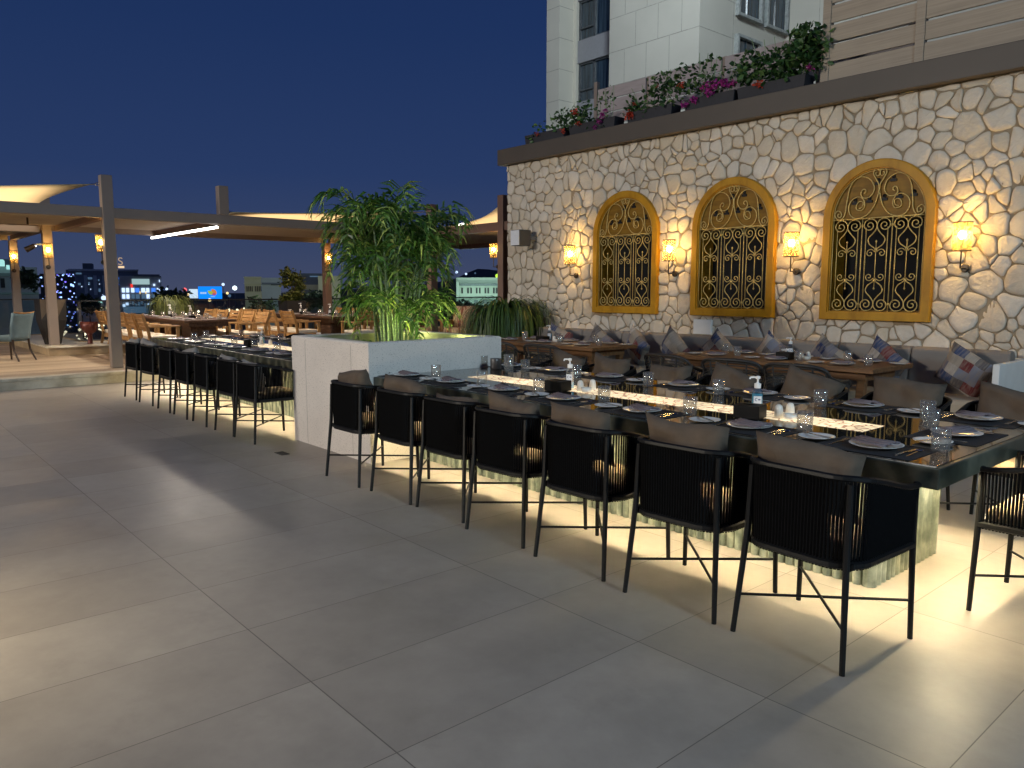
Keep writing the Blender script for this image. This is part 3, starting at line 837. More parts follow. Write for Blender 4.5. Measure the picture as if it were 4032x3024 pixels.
def frond(base, az, el0, L, bend, wid, n=15):
    """arching pinnate frond"""
    pts = []; p = Vector(base); el = el0; st = L / 12
    for i in range(13):
        pts.append(p.copy())
        d = Vector((math.cos(az) * math.cos(el), math.sin(az) * math.cos(el), math.sin(el)))
        p = p + d * st; el -= bend / 12 * (.5 + i / 9)
    RACH.tube(pts, [.006 * (1 - i / 15) for i in range(13)], 4)
    for i in range(n):
        f = .22 + .78 * i / (n - 1); k = f * 12; a = int(min(k, 11)); pt = pts[a].lerp(pts[a + 1], k - a)
        tg = (pts[a + 1] - pts[a]).normalized(); side = tg.cross(Vector((0, 0, 1)))
        if side.length < .05: side = Vector((1, 0, 0))
        side.normalize(); up = side.cross(tg)
        ln = wid * math.sin(math.pi * min(.97, .18 + f * .80)) ** .7 * rf.uniform(.85, 1.1)
        for s in (-1, 1):
            d = (side * s * rf.uniform(.75, .95) + tg * rf.uniform(.55, .85) + up * rf.uniform(-.05, .25)).normalized()
            w_ = tg * (.012 + .007 * rf.random())
            m1 = pt + d * ln * .45 + Vector((0, 0, .01)); tip = pt + d * ln + Vector((0, 0, -ln * rf.uniform(.18, .5)))
            fol.add([pt - w_ * .4, pt + w_ * .4, m1 + w_, tip, m1 - w_], [(0, 1, 2, 4), (4, 2, 3)])
right = Vector((.657, .754, 0)); away = Vector((-.754, .657, 0))
for i in range(32):
    a, r = rf.uniform(0, 6.28), .25 * math.sqrt(rf.random())
    x0, y0 = math.cos(a) * r, math.sin(a) * r
    h = rf.choice((.45, .65, .8, .95, 1.05, 1.15, 1.2, 1.0, 1.1)) * rf.uniform(.92, 1.05)
    lean = rf.uniform(.04, .26); la = a + rf.uniform(-.6, .6)
    top = Vector((x0 + math.cos(la) * lean * h, y0 + math.sin(la) * lean * h, h))
    pts = spline([(x0, y0, -.02), (x0 + (top.x - x0) * .3, y0 + (top.y - y0) * .3, h * .55), tuple(top)], 4)
    MB().tube([(p_.x * .93, p_.y * .93, p_.z * 1.05) for p_ in pts], [.014 - .006 * k / (len(pts) - 1) for k in range(len(pts))], 6).build('cane', M['cane'], palm, smooth=True)
    nf = rf.choice((3, 4, 4))
    for k in range(nf):
        zf = 1.0 if k < 3 else rf.uniform(.72, .95)
        bp = pts[int((len(pts) - 1) * zf)]
        frond(bp, la + rf.uniform(-1, 1) * (.9 if k < 2 else 2.6), R(rf.uniform(42, 86)), rf.uniform(.46, .70) * (.8 if h < .7 else 1), R(rf.uniform(110, 190)), rf.uniform(.22, .31), rf.choice((8, 9, 10)))
for k in range(42):  # lower drooping fronds round the clump
    a = k * 2.4; h = rf.uniform(.3, 1.1)
    frond((math.cos(a) * .2, math.sin(a) * .2, h), a + rf.uniform(-.4, .4), R(rf.uniform(20, 60)), rf.uniform(.40, .60), R(rf.uniform(100, 165)), rf.uniform(.20, .27), 8)
for k in range(6):
    a = k * 1.05 + 2.5; frond((math.cos(a) * .2, math.sin(a) * .2, .02), a, R(rf.uniform(45, 70)), rf.uniform(.25, .36), R(80), .12, 9)
fol.v = [(x * .93, y * .93, z * 1.05) for x, y, z in fol.v]; RACH.v = [(x * .93, y * .93, z * 1.05) for x, y, z in RACH.v]
fol.add(RACH.v, RACH.f); fol.build('foliage', M['palm'], palm)

# ------------------------------------------------------------------ long stone tables
TY0, TY1 = 3.36, 4.99
def stone_table(label, x0, x1, sx0, sx1, dy=0):
    cx, cy = (x0 + x1) / 2, (TY0 + TY1) / 2 + dy; hx, hy = (x1 - x0) / 2, (TY1 - TY0) / 2
    t = thing('stone_table', label, 'table', (cx, cy, 0), 0, 'long stone tables with a light strip')
    MB().box(-hx, hx, -hy, hy, .655, .748).build('table_edge', M['green_marble'], t, bevel=.006)
    MB().box(-hx + .02, hx - .02, -hy + .02, hy - .02, .7482, .7515).build('glass_top', M['black_glass'], t)
    b = MB(); bx0, bx1, by = (-hx + .42, hx - .42, hy - .41)
    bx0 = -hx + (.05 if abs(x0 + 5.645) < .02 else .42); bx1 = hx - (.05 if abs(x1 + 7.115) < .02 else .42)
    b.box(bx0 + .012, bx1 - .012, -by + .012, by - .012, .001, .654)
    def ribs(a, c, fixed, axis):
        n = int(abs(c - a) / .052); w_ = (c - a) / n
        for i in range(n):
            m_ = a + w_ * (i + .5); prof = [(.026 * math.cos(math.pi * k / 5), .022 * math.sin(math.pi * k / 5)) for k in range(6)]
            for s in (-1, 1):
                pts = []
                for u, v in prof:
                    pts.append((m_ + u, s * (fixed - .012 + v)) if axis == 'x' else (s_off(s) + s * v, m_ + u))
                yield pts
    def s_off(s): return (bx1 - .012) if s > 0 else (bx0 + .012)
    for ax, a, c, fx in (('x', bx0, bx1, by), ('y', -by, by, 0)):
        for pts in ribs(a, c, fx, ax):
            n = len(pts); b.add([(p[0], p[1], z) for z in (.001, .654) for p in pts], [(k, k + 1, n + k + 1, n + k) for k in range(n - 1)])
    b.build('fluted_base', M['onyx'], t)
    MB().box(sx0 - cx, sx1 - cx, 3.93 + dy - cy, 4.19 + dy - cy, .7518, .7535).build('light_strip', M['strip'], t)
    L = bx1 - bx0
    for s in (-1, 1):
        l = lamp('under_table_strip', 'AREA', ((bx0 + bx1) / 2, s * (hy - .065), .645), 70 * L / 4, (1, .83, .50), None, shape='RECTANGLE', size=L + .5, size_y=.02); l.parent = t
    for s, x in ((-1, -hx + .065), (1, hx - .065)):
        if (s < 0 and bx0 < -hx + .2) or (s > 0 and bx1 > hx - .2): continue
        l = lamp('under_table_strip', 'AREA', (x, 0, .645), 22, (1, .83, .50), None, shape='RECTANGLE', size=.02, size_y=by * 2 + .3); l.parent = t
    l = lamp('strip_light', 'AREA', ((sx0 + sx1) / 2 - cx, 4.06 + dy - cy, .757), 2.2, (1, .84, .6), None, shape='RECTANGLE', size=sx1 - sx0, size_y=.22); l.rotation_euler = (R(180), 0, 0); l.parent = t
    return t
stone_table('long green stone table with glowing strip nearest the camera, right of the white planter', -5.645, -1.18, -5.08, -1.76)
stone_table('long green stone table with glowing strip left of the white planter', -12.3, -7.115, -11.75, -7.6, .12)

# ------------------------------------------------------------------ black rope armchairs
def rope_chair():
    t = thing('rope_chair', 'x', 'chair', (0, 0, 0), 0, 'black rope chairs at the long stone tables')
    t.location = (-1.52, 3.08, 0)
    def U(s, top):  # s in 0..1 round the back from left arm front to right arm front
        hw = .262 if top else .250; yb = -.235 if top else -.232; yf = .265; r = .13
        seg = [yf - (yb + r), r * math.pi / 2, 2 * (hw - r), r * math.pi / 2, yf - (yb + r)]
        tot = sum(seg); d = s * tot
        if d < seg[0]: x, y = -hw, yf - d
        elif d < seg[0] + seg[1]:
            a = (d - seg[0]) / r; x, y = -hw + r - r * math.cos(a), yb + r - r * math.sin(a)
        elif d < sum(seg[:3]): x, y = -hw + r + d - seg[0] - seg[1], yb
        elif d < sum(seg[:4]):
            a = (d - sum(seg[:3])) / r; x, y = hw - r + r * math.sin(a), yb + r - r * math.cos(a)
        else: x, y = hw, yb + r + d - sum(seg[:4])
        if top:
            k = min(1, max(0, (yf - y) / (yf - yb))); z = .672 + .09 * (k * k * (3 - 2 * k))
        else: z = .415
        return Vector((x, y, z))
    N = 98
    for nm, top, w_ in (('top_rail', 1, .013), ('seat_rail', 0, .018)):
        b = MB(); b.tube([U(i / 44, top) for i in range(45)], w_, 6)
        if not top: b.bar((-.25, .262, .415), (.25, .262, .415), .026, .03)
        b.build(nm, M['black'], t)
    b = MB()
    for i in range(N):
        s = (i + .5) / N; p, q = U(s, 0), U(s, 1)
        b.tube([p + Vector((0, 0, -.02)), p.lerp(q, .5), q], .0074 if abs(s - .5) < .16 else .0057, 4, caps=False)
    b.build('rope_back', M['rope'], t)
    MB().box(-.235, .235, -.215, .25, .400, .425).build('seat_base', M['rope'], t)
    b = MB(); b.box(-.225, .225, -.20, .245, .427, .485); b.build('seat_cushion', M['seat'], t, bevel=.022)
    F = {'fl': ((-.252, .262, .44), (-.262, .272, 0)), 'fr': ((.252, .262, .44), (.262, .272, 0)),
         'bl': ((-.222, -.222, .46), (-.25, -.262, 0)), 'br': ((.222, -.222, .46), (.25, -.262, 0))}
    for k, (a, c) in F.items():
        top = Vector((a[0], a[1], .685)) if k[0] == 'f' else Vector((a[0] * .98, a[1] + .01, .74))
        MB().tube([Vector(c), Vector(a), top], [.0115, .014, .0125], 8).build('leg', M['black'], t)
    def on(k, z): a, c = map(Vector, F[k]); return c.lerp(a, z / a.z)
    for a, c in (('bl', 'fr'), ('br', 'fl')): MB().tube([on(a, .17), on(c, .17)], .0065, 6).build('stretcher', M['black'], t)
    return t
proto = rope_chair(); used = [False]
def place_chair(x, y, rz, label):
    if not used[0]:
        used[0] = True; proto.location = (x, y, 0); proto.rotation_euler = (0, 0, rz); proto['label'] = label; return proto
    return dup(proto, (x, y, 0), rz, label)

def cushion_mesh(seed, w, h, d, n=11, crumple=.012):
    r_ = random.Random(seed); ph = [r_.uniform(0, 6.28) for _ in range(6)]; b = MB()
    sides = []
    for s in (1, -1):
        rows = []
        for i in range(n):
            row = []
            for j in range(n):
                u, v = -1 + 2 * j / (n - 1), -1 + 2 * i / (n - 1)
                e = max(0, (1 - u ** 4) * (1 - v ** 4)) ** .45
                px, pz = u * (1 - .07 * (1 - abs(u)) - .09 * (1 - v * v) * abs(u) ** 3 * .8), v * (1 - .10 * (1 - u * u) * abs(v) ** 3)
                wr = crumple * (math.sin(u * 4 + ph[0] + v * 2) + math.sin(v * 5 + ph[1] - u * 3) + .6 * math.sin(u * 9 + ph[2])) * e
                row.append((px * w / 2, s * e * d / 2 + wr, pz * h / 2 + crumple * .8 * math.sin(u * 3 + ph[3])))
            rows.append(row)
        b.grid(rows if s > 0 else [r[::-1] for r in rows])
    return b
def weld(o):
    m = o.modifiers.new('weld', 'WELD'); m.merge_threshold = .002
    return o
LUMB = []
def lumbar(x, y, z, rz, tilt, roll, label, mat='taupe', w=.47, h=.30, d=.13, grp='lumbar cushions on the rope chairs'):
    seed = len(LUMB); o = weld(cushion_mesh(seed, w, h, d).build('lumbar_cushion', M[mat], smooth=True, loc=(x, y, z)))
    o.rotation_euler = (tilt, roll, rz); tag(o, label, 'cushion', grp); LUMB.append(o); return o
rc = random.Random(5)
NEAR = [(-1.52, 3.08), (-2.14, 3.08), (-2.80, 3.09), (-3.45, 3.11), (-4.06, 3.15), (-4.63, 3.13), (-5.27, 3.10)]
for i, (x, y) in enumerate(NEAR[::-1]):
    k = 6 - i
    place_chair(x, y, R(rc.uniform(-3, 3)), 'black rope armchair, front row of the near table, %s from the planter' % ORD[i])
FARX = [-1.5, -2.13, -2.82, -3.5, -4.14, -4.8, -5.4]
for i, x in enumerate(FARX[::-1]):
    place_chair(x, 5.29, R(180 + rc.uniform(-3, 3)), 'black rope armchair, bench side of the near table, %s from the planter' % ORD[i])
place_chair(-.915, 4.11, R(90), 'black rope armchair at the right hand end of the near table')
LX = [-7.36, -7.89, -8.6, -9.24, -9.85, -10.6, -11.3]
for i, x in enumerate(LX): place_chair(x, 3.17, R(rc.uniform(-3, 3)), 'black rope armchair, front row of the far table, %s from the planter' % ORD[i])
for i, x in enumerate([-7.5, -8.15, -8.85, -9.5, -10.15, -10.85, -11.5]): place_chair(x, 5.42, R(180 + rc.uniform(-3, 3)), 'black rope armchair, back row of the far table, %s from the planter' % ORD[i])
# cushions leaning on the chair backs: (x, z, roll)
for i, (x, z, ro, dz) in enumerate([(-5.31, .73, -8, 0), (-4.63, .725, 6, 0), (-4.03, .66, 0, 0), (-3.43, .715, 3, 0), (-2.86, .73, 2, 0), (-2.16, .745, 3, 0), (-1.56, .735, 5, 0)]):
    lumbar(x, NEAR[6 - i][1] - .098, z - .018, R(rc.uniform(-5, 5)), R(rc.uniform(6, 12)), R(ro), 'taupe linen cushion on the front row rope chair %s from the white planter' % ORD[i])
for i, (x, z, ro) in enumerate([(-5.36, .715, -10), (-4.79, .715, -5), (-4.10, .685, 4), (-3.48, .70, -14), (-2.82, .725, -16), (-2.13, .735, -2), (-1.48, .735, -4)]):
    lumbar(x, 5.385, z, R(180 + rc.uniform(-6, 6)), R(rc.uniform(6, 12)), R(ro), 'taupe linen cushion on the bench side rope chair, %s from the planter' % ORD[i])
for i, (x, z, w) in enumerate([(-7.50, .675, .44), (-8.1, .695, .42), (-8.6, .60, .4), (-9.3, .70, .46), (-9.85, .665, .42), (-10.85, .72, .44), (-11.45, .72, .46)]):
    lumbar(x + .02, 3.07, z - .05, R(rc.uniform(-6, 6)), R(rc.uniform(6, 12)), R(rc.uniform(-10, 8)), 'pale linen cushion on the rope chair of the far table %s from the white planter' % ORD[i], 'greywhite', w)

# ------------------------------------------------------------------ place settings
ZT_ = .7518
def grp_tag(o, lab, cat, g): return tag(o, lab, cat, g)
plate_m = MB().lathe([(0, .004), (.065, .004), (.085, .008), (.116, .019), (.118, .021), (.112, .019), (.084, .011), (.06, .008), (0, .008)], 28)
side_m = MB().lathe([(0, .003), (.05, .003), (.086, .014), (.087, .016), (.08, .0145), (.05, .007), (0, .007)], 24)
mat_m = MB().box(-.225, .225, -.165, .165, 0, .0022)
def napkin_mb():
    b = MB()
    for k in range(5):
        rows = []; a = R(-10 + 5 * k); L = .088 - .004 * k
        for z_, w_ in ((0, 1), (.004, 1), (.0055, .85)):
            ring = []
            for u, v in ((-1, -1), (-.3, -1), (.4, -1), (1, -1), (1, 1), (.4, 1), (-.3, 1), (-1, 1)):
                x, y = u * L + .006 * k, v * .0135 * w_ + (k - 2) * .0185
                ring.append((x * math.cos(a) - y * math.sin(a), x * math.sin(a) + y * math.cos(a), .0205 + (.0, .007, .012, .009, .003)[k] + z_ * 1.5 + .010 * max(0, abs(u) - .3) * (1 if u < 0 else .3)))
            rows.append(ring)
        b.grid(rows, closed=True); n = len(b.v); b.f.append(tuple(range(n - 8, n)))
    return b
nap_m = napkin_mb()
def tumbler_mb():
    return MB().lathe([(0, .0), (.034, .0), (.038, .006), (.0405, .05), (.0425, .108), (.0405, .108), (.038, .05), (.034, .014), (0, .014)], 20)
tum_m = tumbler_mb()
def fork_mb():
    b = MB(); b.bar((0, -.095, .002), (0, .02, .004), .007, .003); b.bar((0, .02, .004), (0, .04, .005), .016, .003)
    for k in (-1, 0, 1): b.bar((k * .0075, .04, .005), (k * .0075, .09, .009), .004, .002)
    return b
def knife_mb():
    b = MB(); b.bar((0, -.11, .004), (0, -.005, .004), .011, .006); b.bar((0, -.005, .004), (.002, .10, .003), .017, .002); return b
def spoon_mb():
    b = MB(); b.bar((0, -.09, .002), (0, .045, .004), .006, .003); b.lathe([(0, 0), (.012, .001), (.017, .005), (.0165, .006), (.011, .0025), (0, .0015)], 10, (0, .062, .002)); return b
fk_m, kn_m, sn_m = fork_mb(), knife_mb(), spoon_mb()
MESH = {}
def inst(key, mb, mat, loc, rz, smooth=True, parent=None):
    if key not in MESH:
        o = mb.build(key, M[mat], parent, smooth); MESH[key] = o.data
    else:
        o = bpy.data.objects.new(key, MESH[key]); COL.objects.link(o)
        if parent: o.parent = parent
    o.location = loc; o.rotation_euler = (0, 0, rz); return o
rq = random.Random(9)
def setting(x, y, rz, where, z=ZT_, full=True, glass=(.24, .12), tname='', ma=True):
    c, s = math.cos(rz), math.sin(rz)
    def W_(u, v, dz=0): return (x + u * c - v * s, y + u * s + v * c, z + dz)
    if ma: grp_tag(inst('placemat', mat_m, 'mat', W_(.0, .0, .0002), rz, False), 'dark woven placemat at ' + where, 'placemat', 'placemats on the tables')
    j = rq.uniform
    zz = .0026 if ma else .0004
    a = rz + j(-.1, .1)
    grp_tag(inst('dinner_plate', plate_m, 'plate', W_(j(-.01, .01), j(-.01, .01), zz), a), 'white dinner plate under a napkin, ' + where, 'plate', 'dinner plates on the tables')
    grp_tag(inst('napkin', nap_m, 'napkin', W_(j(-.01, .01), j(-.01, .01), zz), rz + j(-.35, .25)), 'folded mauve napkin on its plate, ' + where, 'napkin', 'folded napkins on dinner plates')
    grp_tag(inst('side_plate', side_m, 'plate', W_(-.285, .0 + j(-.015, .015), .0004), rz), 'small white side plate at ' + where, 'side plate', 'side plates on the tables')
    grp_tag(inst('butter_knife', kn_m, 'steel', W_(-.285, .0, .016), rz + R(68) + j(-.2, .2), False), 'butter knife across the side plate, ' + where, 'knife', 'butter knives on side plates')
    grp_tag(inst('drinking_glass', tum_m, 'tumbler', W_(*glass, .0004), j(0, 6)), 'cut glass tumbler at ' + where, 'glass', 'cut glass tumblers on the tables')
    if full:
        grp_tag(inst('fork', fk_m, 'steel', W_(-.165, -.01, zz), rz + j(-.06, .06), False), 'steel fork left of the plate at ' + where, 'fork', 'forks on the tables')
        grp_tag(inst('knife', kn_m, 'steel', W_(.150, -.01, zz), rz + j(-.06, .06), False), 'steel knife right of the plate at ' + where, 'knife', 'knives on the tables')
        grp_tag(inst('spoon', sn_m, 'steel', W_(.180, -.01, zz), rz + j(-.06, .06), False), 'steel spoon right of the plate at ' + where, 'spoon', 'spoons on the tables')
for i, x in enumerate([-5.44, -4.83, -4.19, -3.57, -2.90, -2.19, -1.54]):
    setting(x, 3.57, 0, 'the near table front, %s place from planter' % ORD[i])
for i, x in enumerate([-5.47, -4.88, -4.24, -3.49, -2.87, -2.13, -1.50]):
    setting(x, 4.77, R(180), 'the near table bench side, %s place from planter' % ORD[i], glass=(.19, .20))
setting(-1.40, 4.17, R(90), 'the right hand end of the near table', glass=(.1, .16))
for i, x in enumerate([-7.45, -8.1, -8.8, -9.45, -10.1, -10.85, -11.6]):
    setting(x, 3.70, 0, 'the far table front, %s place from planter' % ORD[i])
for i, x in enumerate([-7.5, -8.2, -8.9, -9.55, -10.2, -10.9, -11.6]):
    setting(x, 4.87, R(180), 'the far table back, %s place from planter' % ORD[i], glass=(.19, .18))
setting(-12.02, 4.27, R(-90), 'the left hand end of the far table', glass=(.1, .16))

# pump bottles, tissue boxes, shakers and bowls along the middle of the tables
def pump_bottle(label, loc, rz, level, s=1.0):
    t = thing('pump_bottle', label, 'pump bottle', loc, rz, 'pump bottles on the tables')
    def tap(w, d, z): return [(sx * w * s, sy * d * s, z * s) for sx, sy in ((-1, -.5), (-.5, -1), (.5, -1), (1, -.5), (1, .5), (.5, 1), (-.5, 1), (-1, .5))]
    b = MB(); b.grid([tap(.029, .02, .001), tap(.031, .022, .006), tap(.031, .022, .125), tap(.018, .016, .150), tap(.014, .014, .153)], closed=True); b.build('bottle_body', M['bottle'], t)
    b = MB(); b.grid([tap(.0285, .0195, .003), tap(.0285, .0195, level)], closed=True); b.f.append(tuple(range(8, 16))); b.build('gel', M['gel'], t)
    b = MB().box(-.022 * s, .022 * s, -.0235 * s, -.0225 * s, .03 * s, .105 * s); lb = b.build('label_sticker', M['label'], t)
    b = MB()
    b.tube([(-.006 * s + .008 * s * math.cos(a), -.0242 * s, .085 * s + .008 * s * math.sin(a)) for a in [R(60 + 22 * k) for k in range(11)]], .0016 * s, 4)
    b.box(.003 * s, .016 * s, -.0243 * s, -.0238 * s, .081 * s, .088 * s); b.box(-.014 * s, .01 * s, -.0243 * s, -.0238 * s, .058 * s, .061 * s)
    b.build('printed_mark', M['ink'], lb)
    b = MB(); b.lathe([(.017 * s, .150 * s), (.019 * s, .153 * s), (.019 * s, .178 * s), (.009 * s, .181 * s), (.0055 * s, .186 * s), (.0055 * s, .205 * s)], 12)
    b.build('pump_collar', M['pump'], t)
    b = MB(); b.lathe([(.013 * s, .205 * s), (.014 * s, .22 * s), (.006 * s, .223 * s)], 10); b.bar((0, 0, .216 * s), (-.042 * s, 0, .214 * s), .012 * s, .010 * s); b.bar((-.042 * s, 0, .216 * s), (-.045 * s, 0, .203 * s), .009 * s, .008 * s)
    b.build('pump_nozzle', M['pump'], t)
def tissue_box(label, loc, rz, w=.15, d=.13, h=.075, tissue=False):
    t = thing('tissue_box', label, 'box', loc, rz, 'black boxes on the tables')
    b = MB(); b.box(-w / 2, w / 2, -d / 2, d / 2, 0, h); b.build('box_body', M['boxwood'], t, bevel=.003)
    b = MB(); b.lathe([(0, 0), (.03, 0)], 14, (0, 0, h + .0008)); b.v = [(x * 1.5, y * .55, z) for x, y, z in b.v]; b.build('slot', M['dark'], t)
    if tissue:
        b = MB(); leaf_quads(b, rq, (0, 0, h + .02), .03, .012, .02, 6, .05); b.build('tissue', M['tissue'], t)
def shaker(label, loc):
    t = thing('salt_shaker', label, 'shaker', loc, rq.uniform(0, 6), 'salt and pepper shakers on the tables')
    MB().lathe([(.026, 0), (.027, .005), (.023, .05), (.019, .068), (.010, .076), (0, .078)], 14).build('shaker_body', M['china'], t, smooth=True)
    b = MB()
    for a in range(5): b.lathe([(0, .0), (.0018, 0)], 5, (.007 * math.cos(a * 1.256), .007 * math.sin(a * 1.256), .0785))
    b.build('pour_hole', M['dark'], t)
def bowl(label, loc): tag(MB().lathe([(0, .002), (.03, .002), (.036, .008), (.038, .034), (.035, .034), (.033, .012), (0, .01)], 16).build('small_bowl', M['china'], smooth=True, loc=loc), label, 'bowl', 'small cream bowls on the tables')
def station(x, y, z, rz, where, level=.06, tissue=False, strip=True):
    c, s = math.cos(rz), math.sin(rz)
    def P(u, v): return (x + u * c - v * s, y + u * s + v * c, z)
    pump_bottle('white labelled pump bottle of blue gel at ' + where, P(-.02, .17), rz + R(25), level)
    tissue_box('black tissue box at ' + where, P(0, 0), rz, tissue=tissue)
    shaker('cream shaker left of the other one at ' + where, P(.135, .09)); shaker('cream shaker right of the other one at ' + where, P(.165, .20))
    bowl('small cream bowl beside the shakers at ' + where, P(.21, .06))
zs = .7537
station(-2.385, 3.88, zs, R(12), 'the right half of the near stone table', .118)
station(-3.95, 3.88, zs, R(8), 'the left half of the near stone table', .045)
station(-9.9, 4.05, zs, 0, 'the left half of the far stone table', .10)
station(-8.35, 4.1, zs, 0, 'the right half of the far stone table', .03)
tag(MB().lathe([(0, .001), (.05, .001), (.052, .006), (.052, .095), (.05, .10), (0, .10)], 18).build('candle_jar', pm('smoked_jar', '4d4743', .35, var=.1), smooth=True, loc=(-5.42, 4.52, .7518)), 'dark smoked candle jar on the near table against the white planter', 'jar')
tag(inst('drinking_glass', tum_m, 'tumbler', (-5.12, 4.42, .7518), 0), 'tall cut glass tumbler next to the dark candle jar', 'glass', 'cut glass tumblers on the tables').scale = (1.05, 1.05, 1.5)

# ------------------------------------------------------------------ bench along the wall
bn = thing('banquette', 'long grey upholstered bench along the stone wall, with a white base', 'bench', (-6.2, 8.35, 0))
xb = [-9.95, -9.14, -8.12, -7.33, -6.53, -5.73, -4.93, -4.13, -3.34, -2.42]
MB().box(-3.75, 3.80, -.30, .50, 0, .25).build('plinth', M['white'], bn, bevel=.01)
for a, c in zip(xb, xb[1:]):
    b = MB(); b.box(a + 6.2 + .004, c + 6.2 - .004, -.40, .16, .252, .435); b.build('seat_cushion', M['bench_seat'], bn, bevel=.045)
    b = MB()
    b.grid([[(x + 6.2, y, z) for x in (a + .003, (a + c) / 2, c - .003)] for y, z in ((.05, .40), (.13, .86), (.17, .885), (.27, .885), (.30, .84), (.30, .40), (.05, .40))])
    n0 = 0
    b.f += [tuple(3 * i for i in range(6)), tuple(3 * i + 2 for i in range(5, -1, -1))]
    b.build('back_cushion', M['bench'], bn, bevel=.02)
MB().box(3.80, 3.86, -.42, .50, 0, .80).build('arm_panel', M['white'], bn, bevel=.008)
MB().box(-3.9, 3.8, .31, .5, .251, .80).build('back_frame', M['white'], bn)
PL = ['red and navy patchwork pillow at the left end of the bench', 'pale blue grey patchwork pillow, second from the left on the bench', 'large leaning patchwork pillow with a dark red lower patch beside the left wooden table',
      'grey and blue patchwork pillow between the two wooden tables', 'navy patchwork pillow behind the left end of the right wooden table', 'red cornered patchwork pillow behind the pump bottle of the right wooden table',
      'navy and cream patchwork pillow behind the middle of the right wooden table', 'blue patchwork pillow behind the right end of the right wooden table', 'large patchwork pillow next to the white bench arm']
for i, (x, z, ro) in enumerate([(-8.36, .70, 20), (-7.55, .70, 38), (-6.86, .69, 40), (-6.24, .70, 42), (-5.55, .70, 48), (-4.80, .70, 40), (-4.14, .69, 38), (-3.52, .70, 36), (-2.74, .68, 30)]):
    o = weld(cushion_mesh(100 + i, .46, .46, .15, crumple=.008).build('patchwork_pillow', M['patch'], smooth=True, loc=(x, 8.27, z)))
    o.rotation_euler = (R(18), R(ro), R(rq.uniform(-8, 8))); tag(o, PL[i], 'pillow', 'patchwork pillows on the wall bench')

# ------------------------------------------------------------------ wooden tables by the bench
def wood_table(label, x0, x1, y0, y1, z=.75, name='wooden_table', mat='walnut', grp='wooden tables by the wall bench', base=0, ped=False):
    cx, cy = (x0 + x1) / 2, (y0 + y1) / 2; hx, hy = (x1 - x0) / 2, (y1 - y0) / 2
    t = thing(name, label, 'table', (cx, cy, base), 0, grp)
    MB().box(-hx, hx, -hy, hy, z - .045, z).build('tabletop', M[mat], t, bevel=.005)
    MB().box(-hx + .12, hx - .12, -hy + .12, -hy + .15, z - .13, z - .046).box(-hx + .12, hx - .12, hy - .15, hy - .12, z - .13, z - .046).box(-hx + .12, -hx + .15, -hy + .15, hy - .15, z - .13, z - .046).box(hx - .15, hx - .12, -hy + .15, hy - .15, z - .13, z - .046).build('apron', M[mat], t)
    if ped:
        for x in (-hx + .7, hx - .7):
            MB().box(x - .28, x + .28, -.24, .24, 0.001, z - .131).build('pedestal', M[mat], t, bevel=.01)
    else:
        for sx in (-1, 1):
            for sy in (-1, 1): MB().bar((sx * (hx - .16), sy * (hy - .16), z - .046), (sx * (hx - .22), sy * (hy - .20), .001), .075, .075, (1, 0, 0)).build('leg', M[mat], t, bevel=.006)
    return t
wood_table('walnut table in front of the bench, at its left end behind the white planter', -8.95, -6.62, 7.10, 7.98)
wood_table('walnut table in front of the bench, below the largest arched window', -5.45, -3.13, 7.13, 8.02)
for tn, x0, n in (('left', -8.45, 3), ('right', -4.95, 3)):
    for i in range(n):
        x = x0 + .72 * i
        setting(x, 7.33, 0, 'the %s walnut table chair side, %s from left' % (tn, ORD[i]), .7504, False, (.2, .1), ma=False)
        setting(x + .05, 7.80, R(180), 'the %s walnut table bench side, %s from left' % (tn, ORD[i]), .7504, False, (.2, .06), ma=False)
station(-7.95, 7.5, .7504, R(5), 'the left walnut table', .1)
station(-4.22, 7.5, .7504, R(5), 'the right walnut table', .08, True)

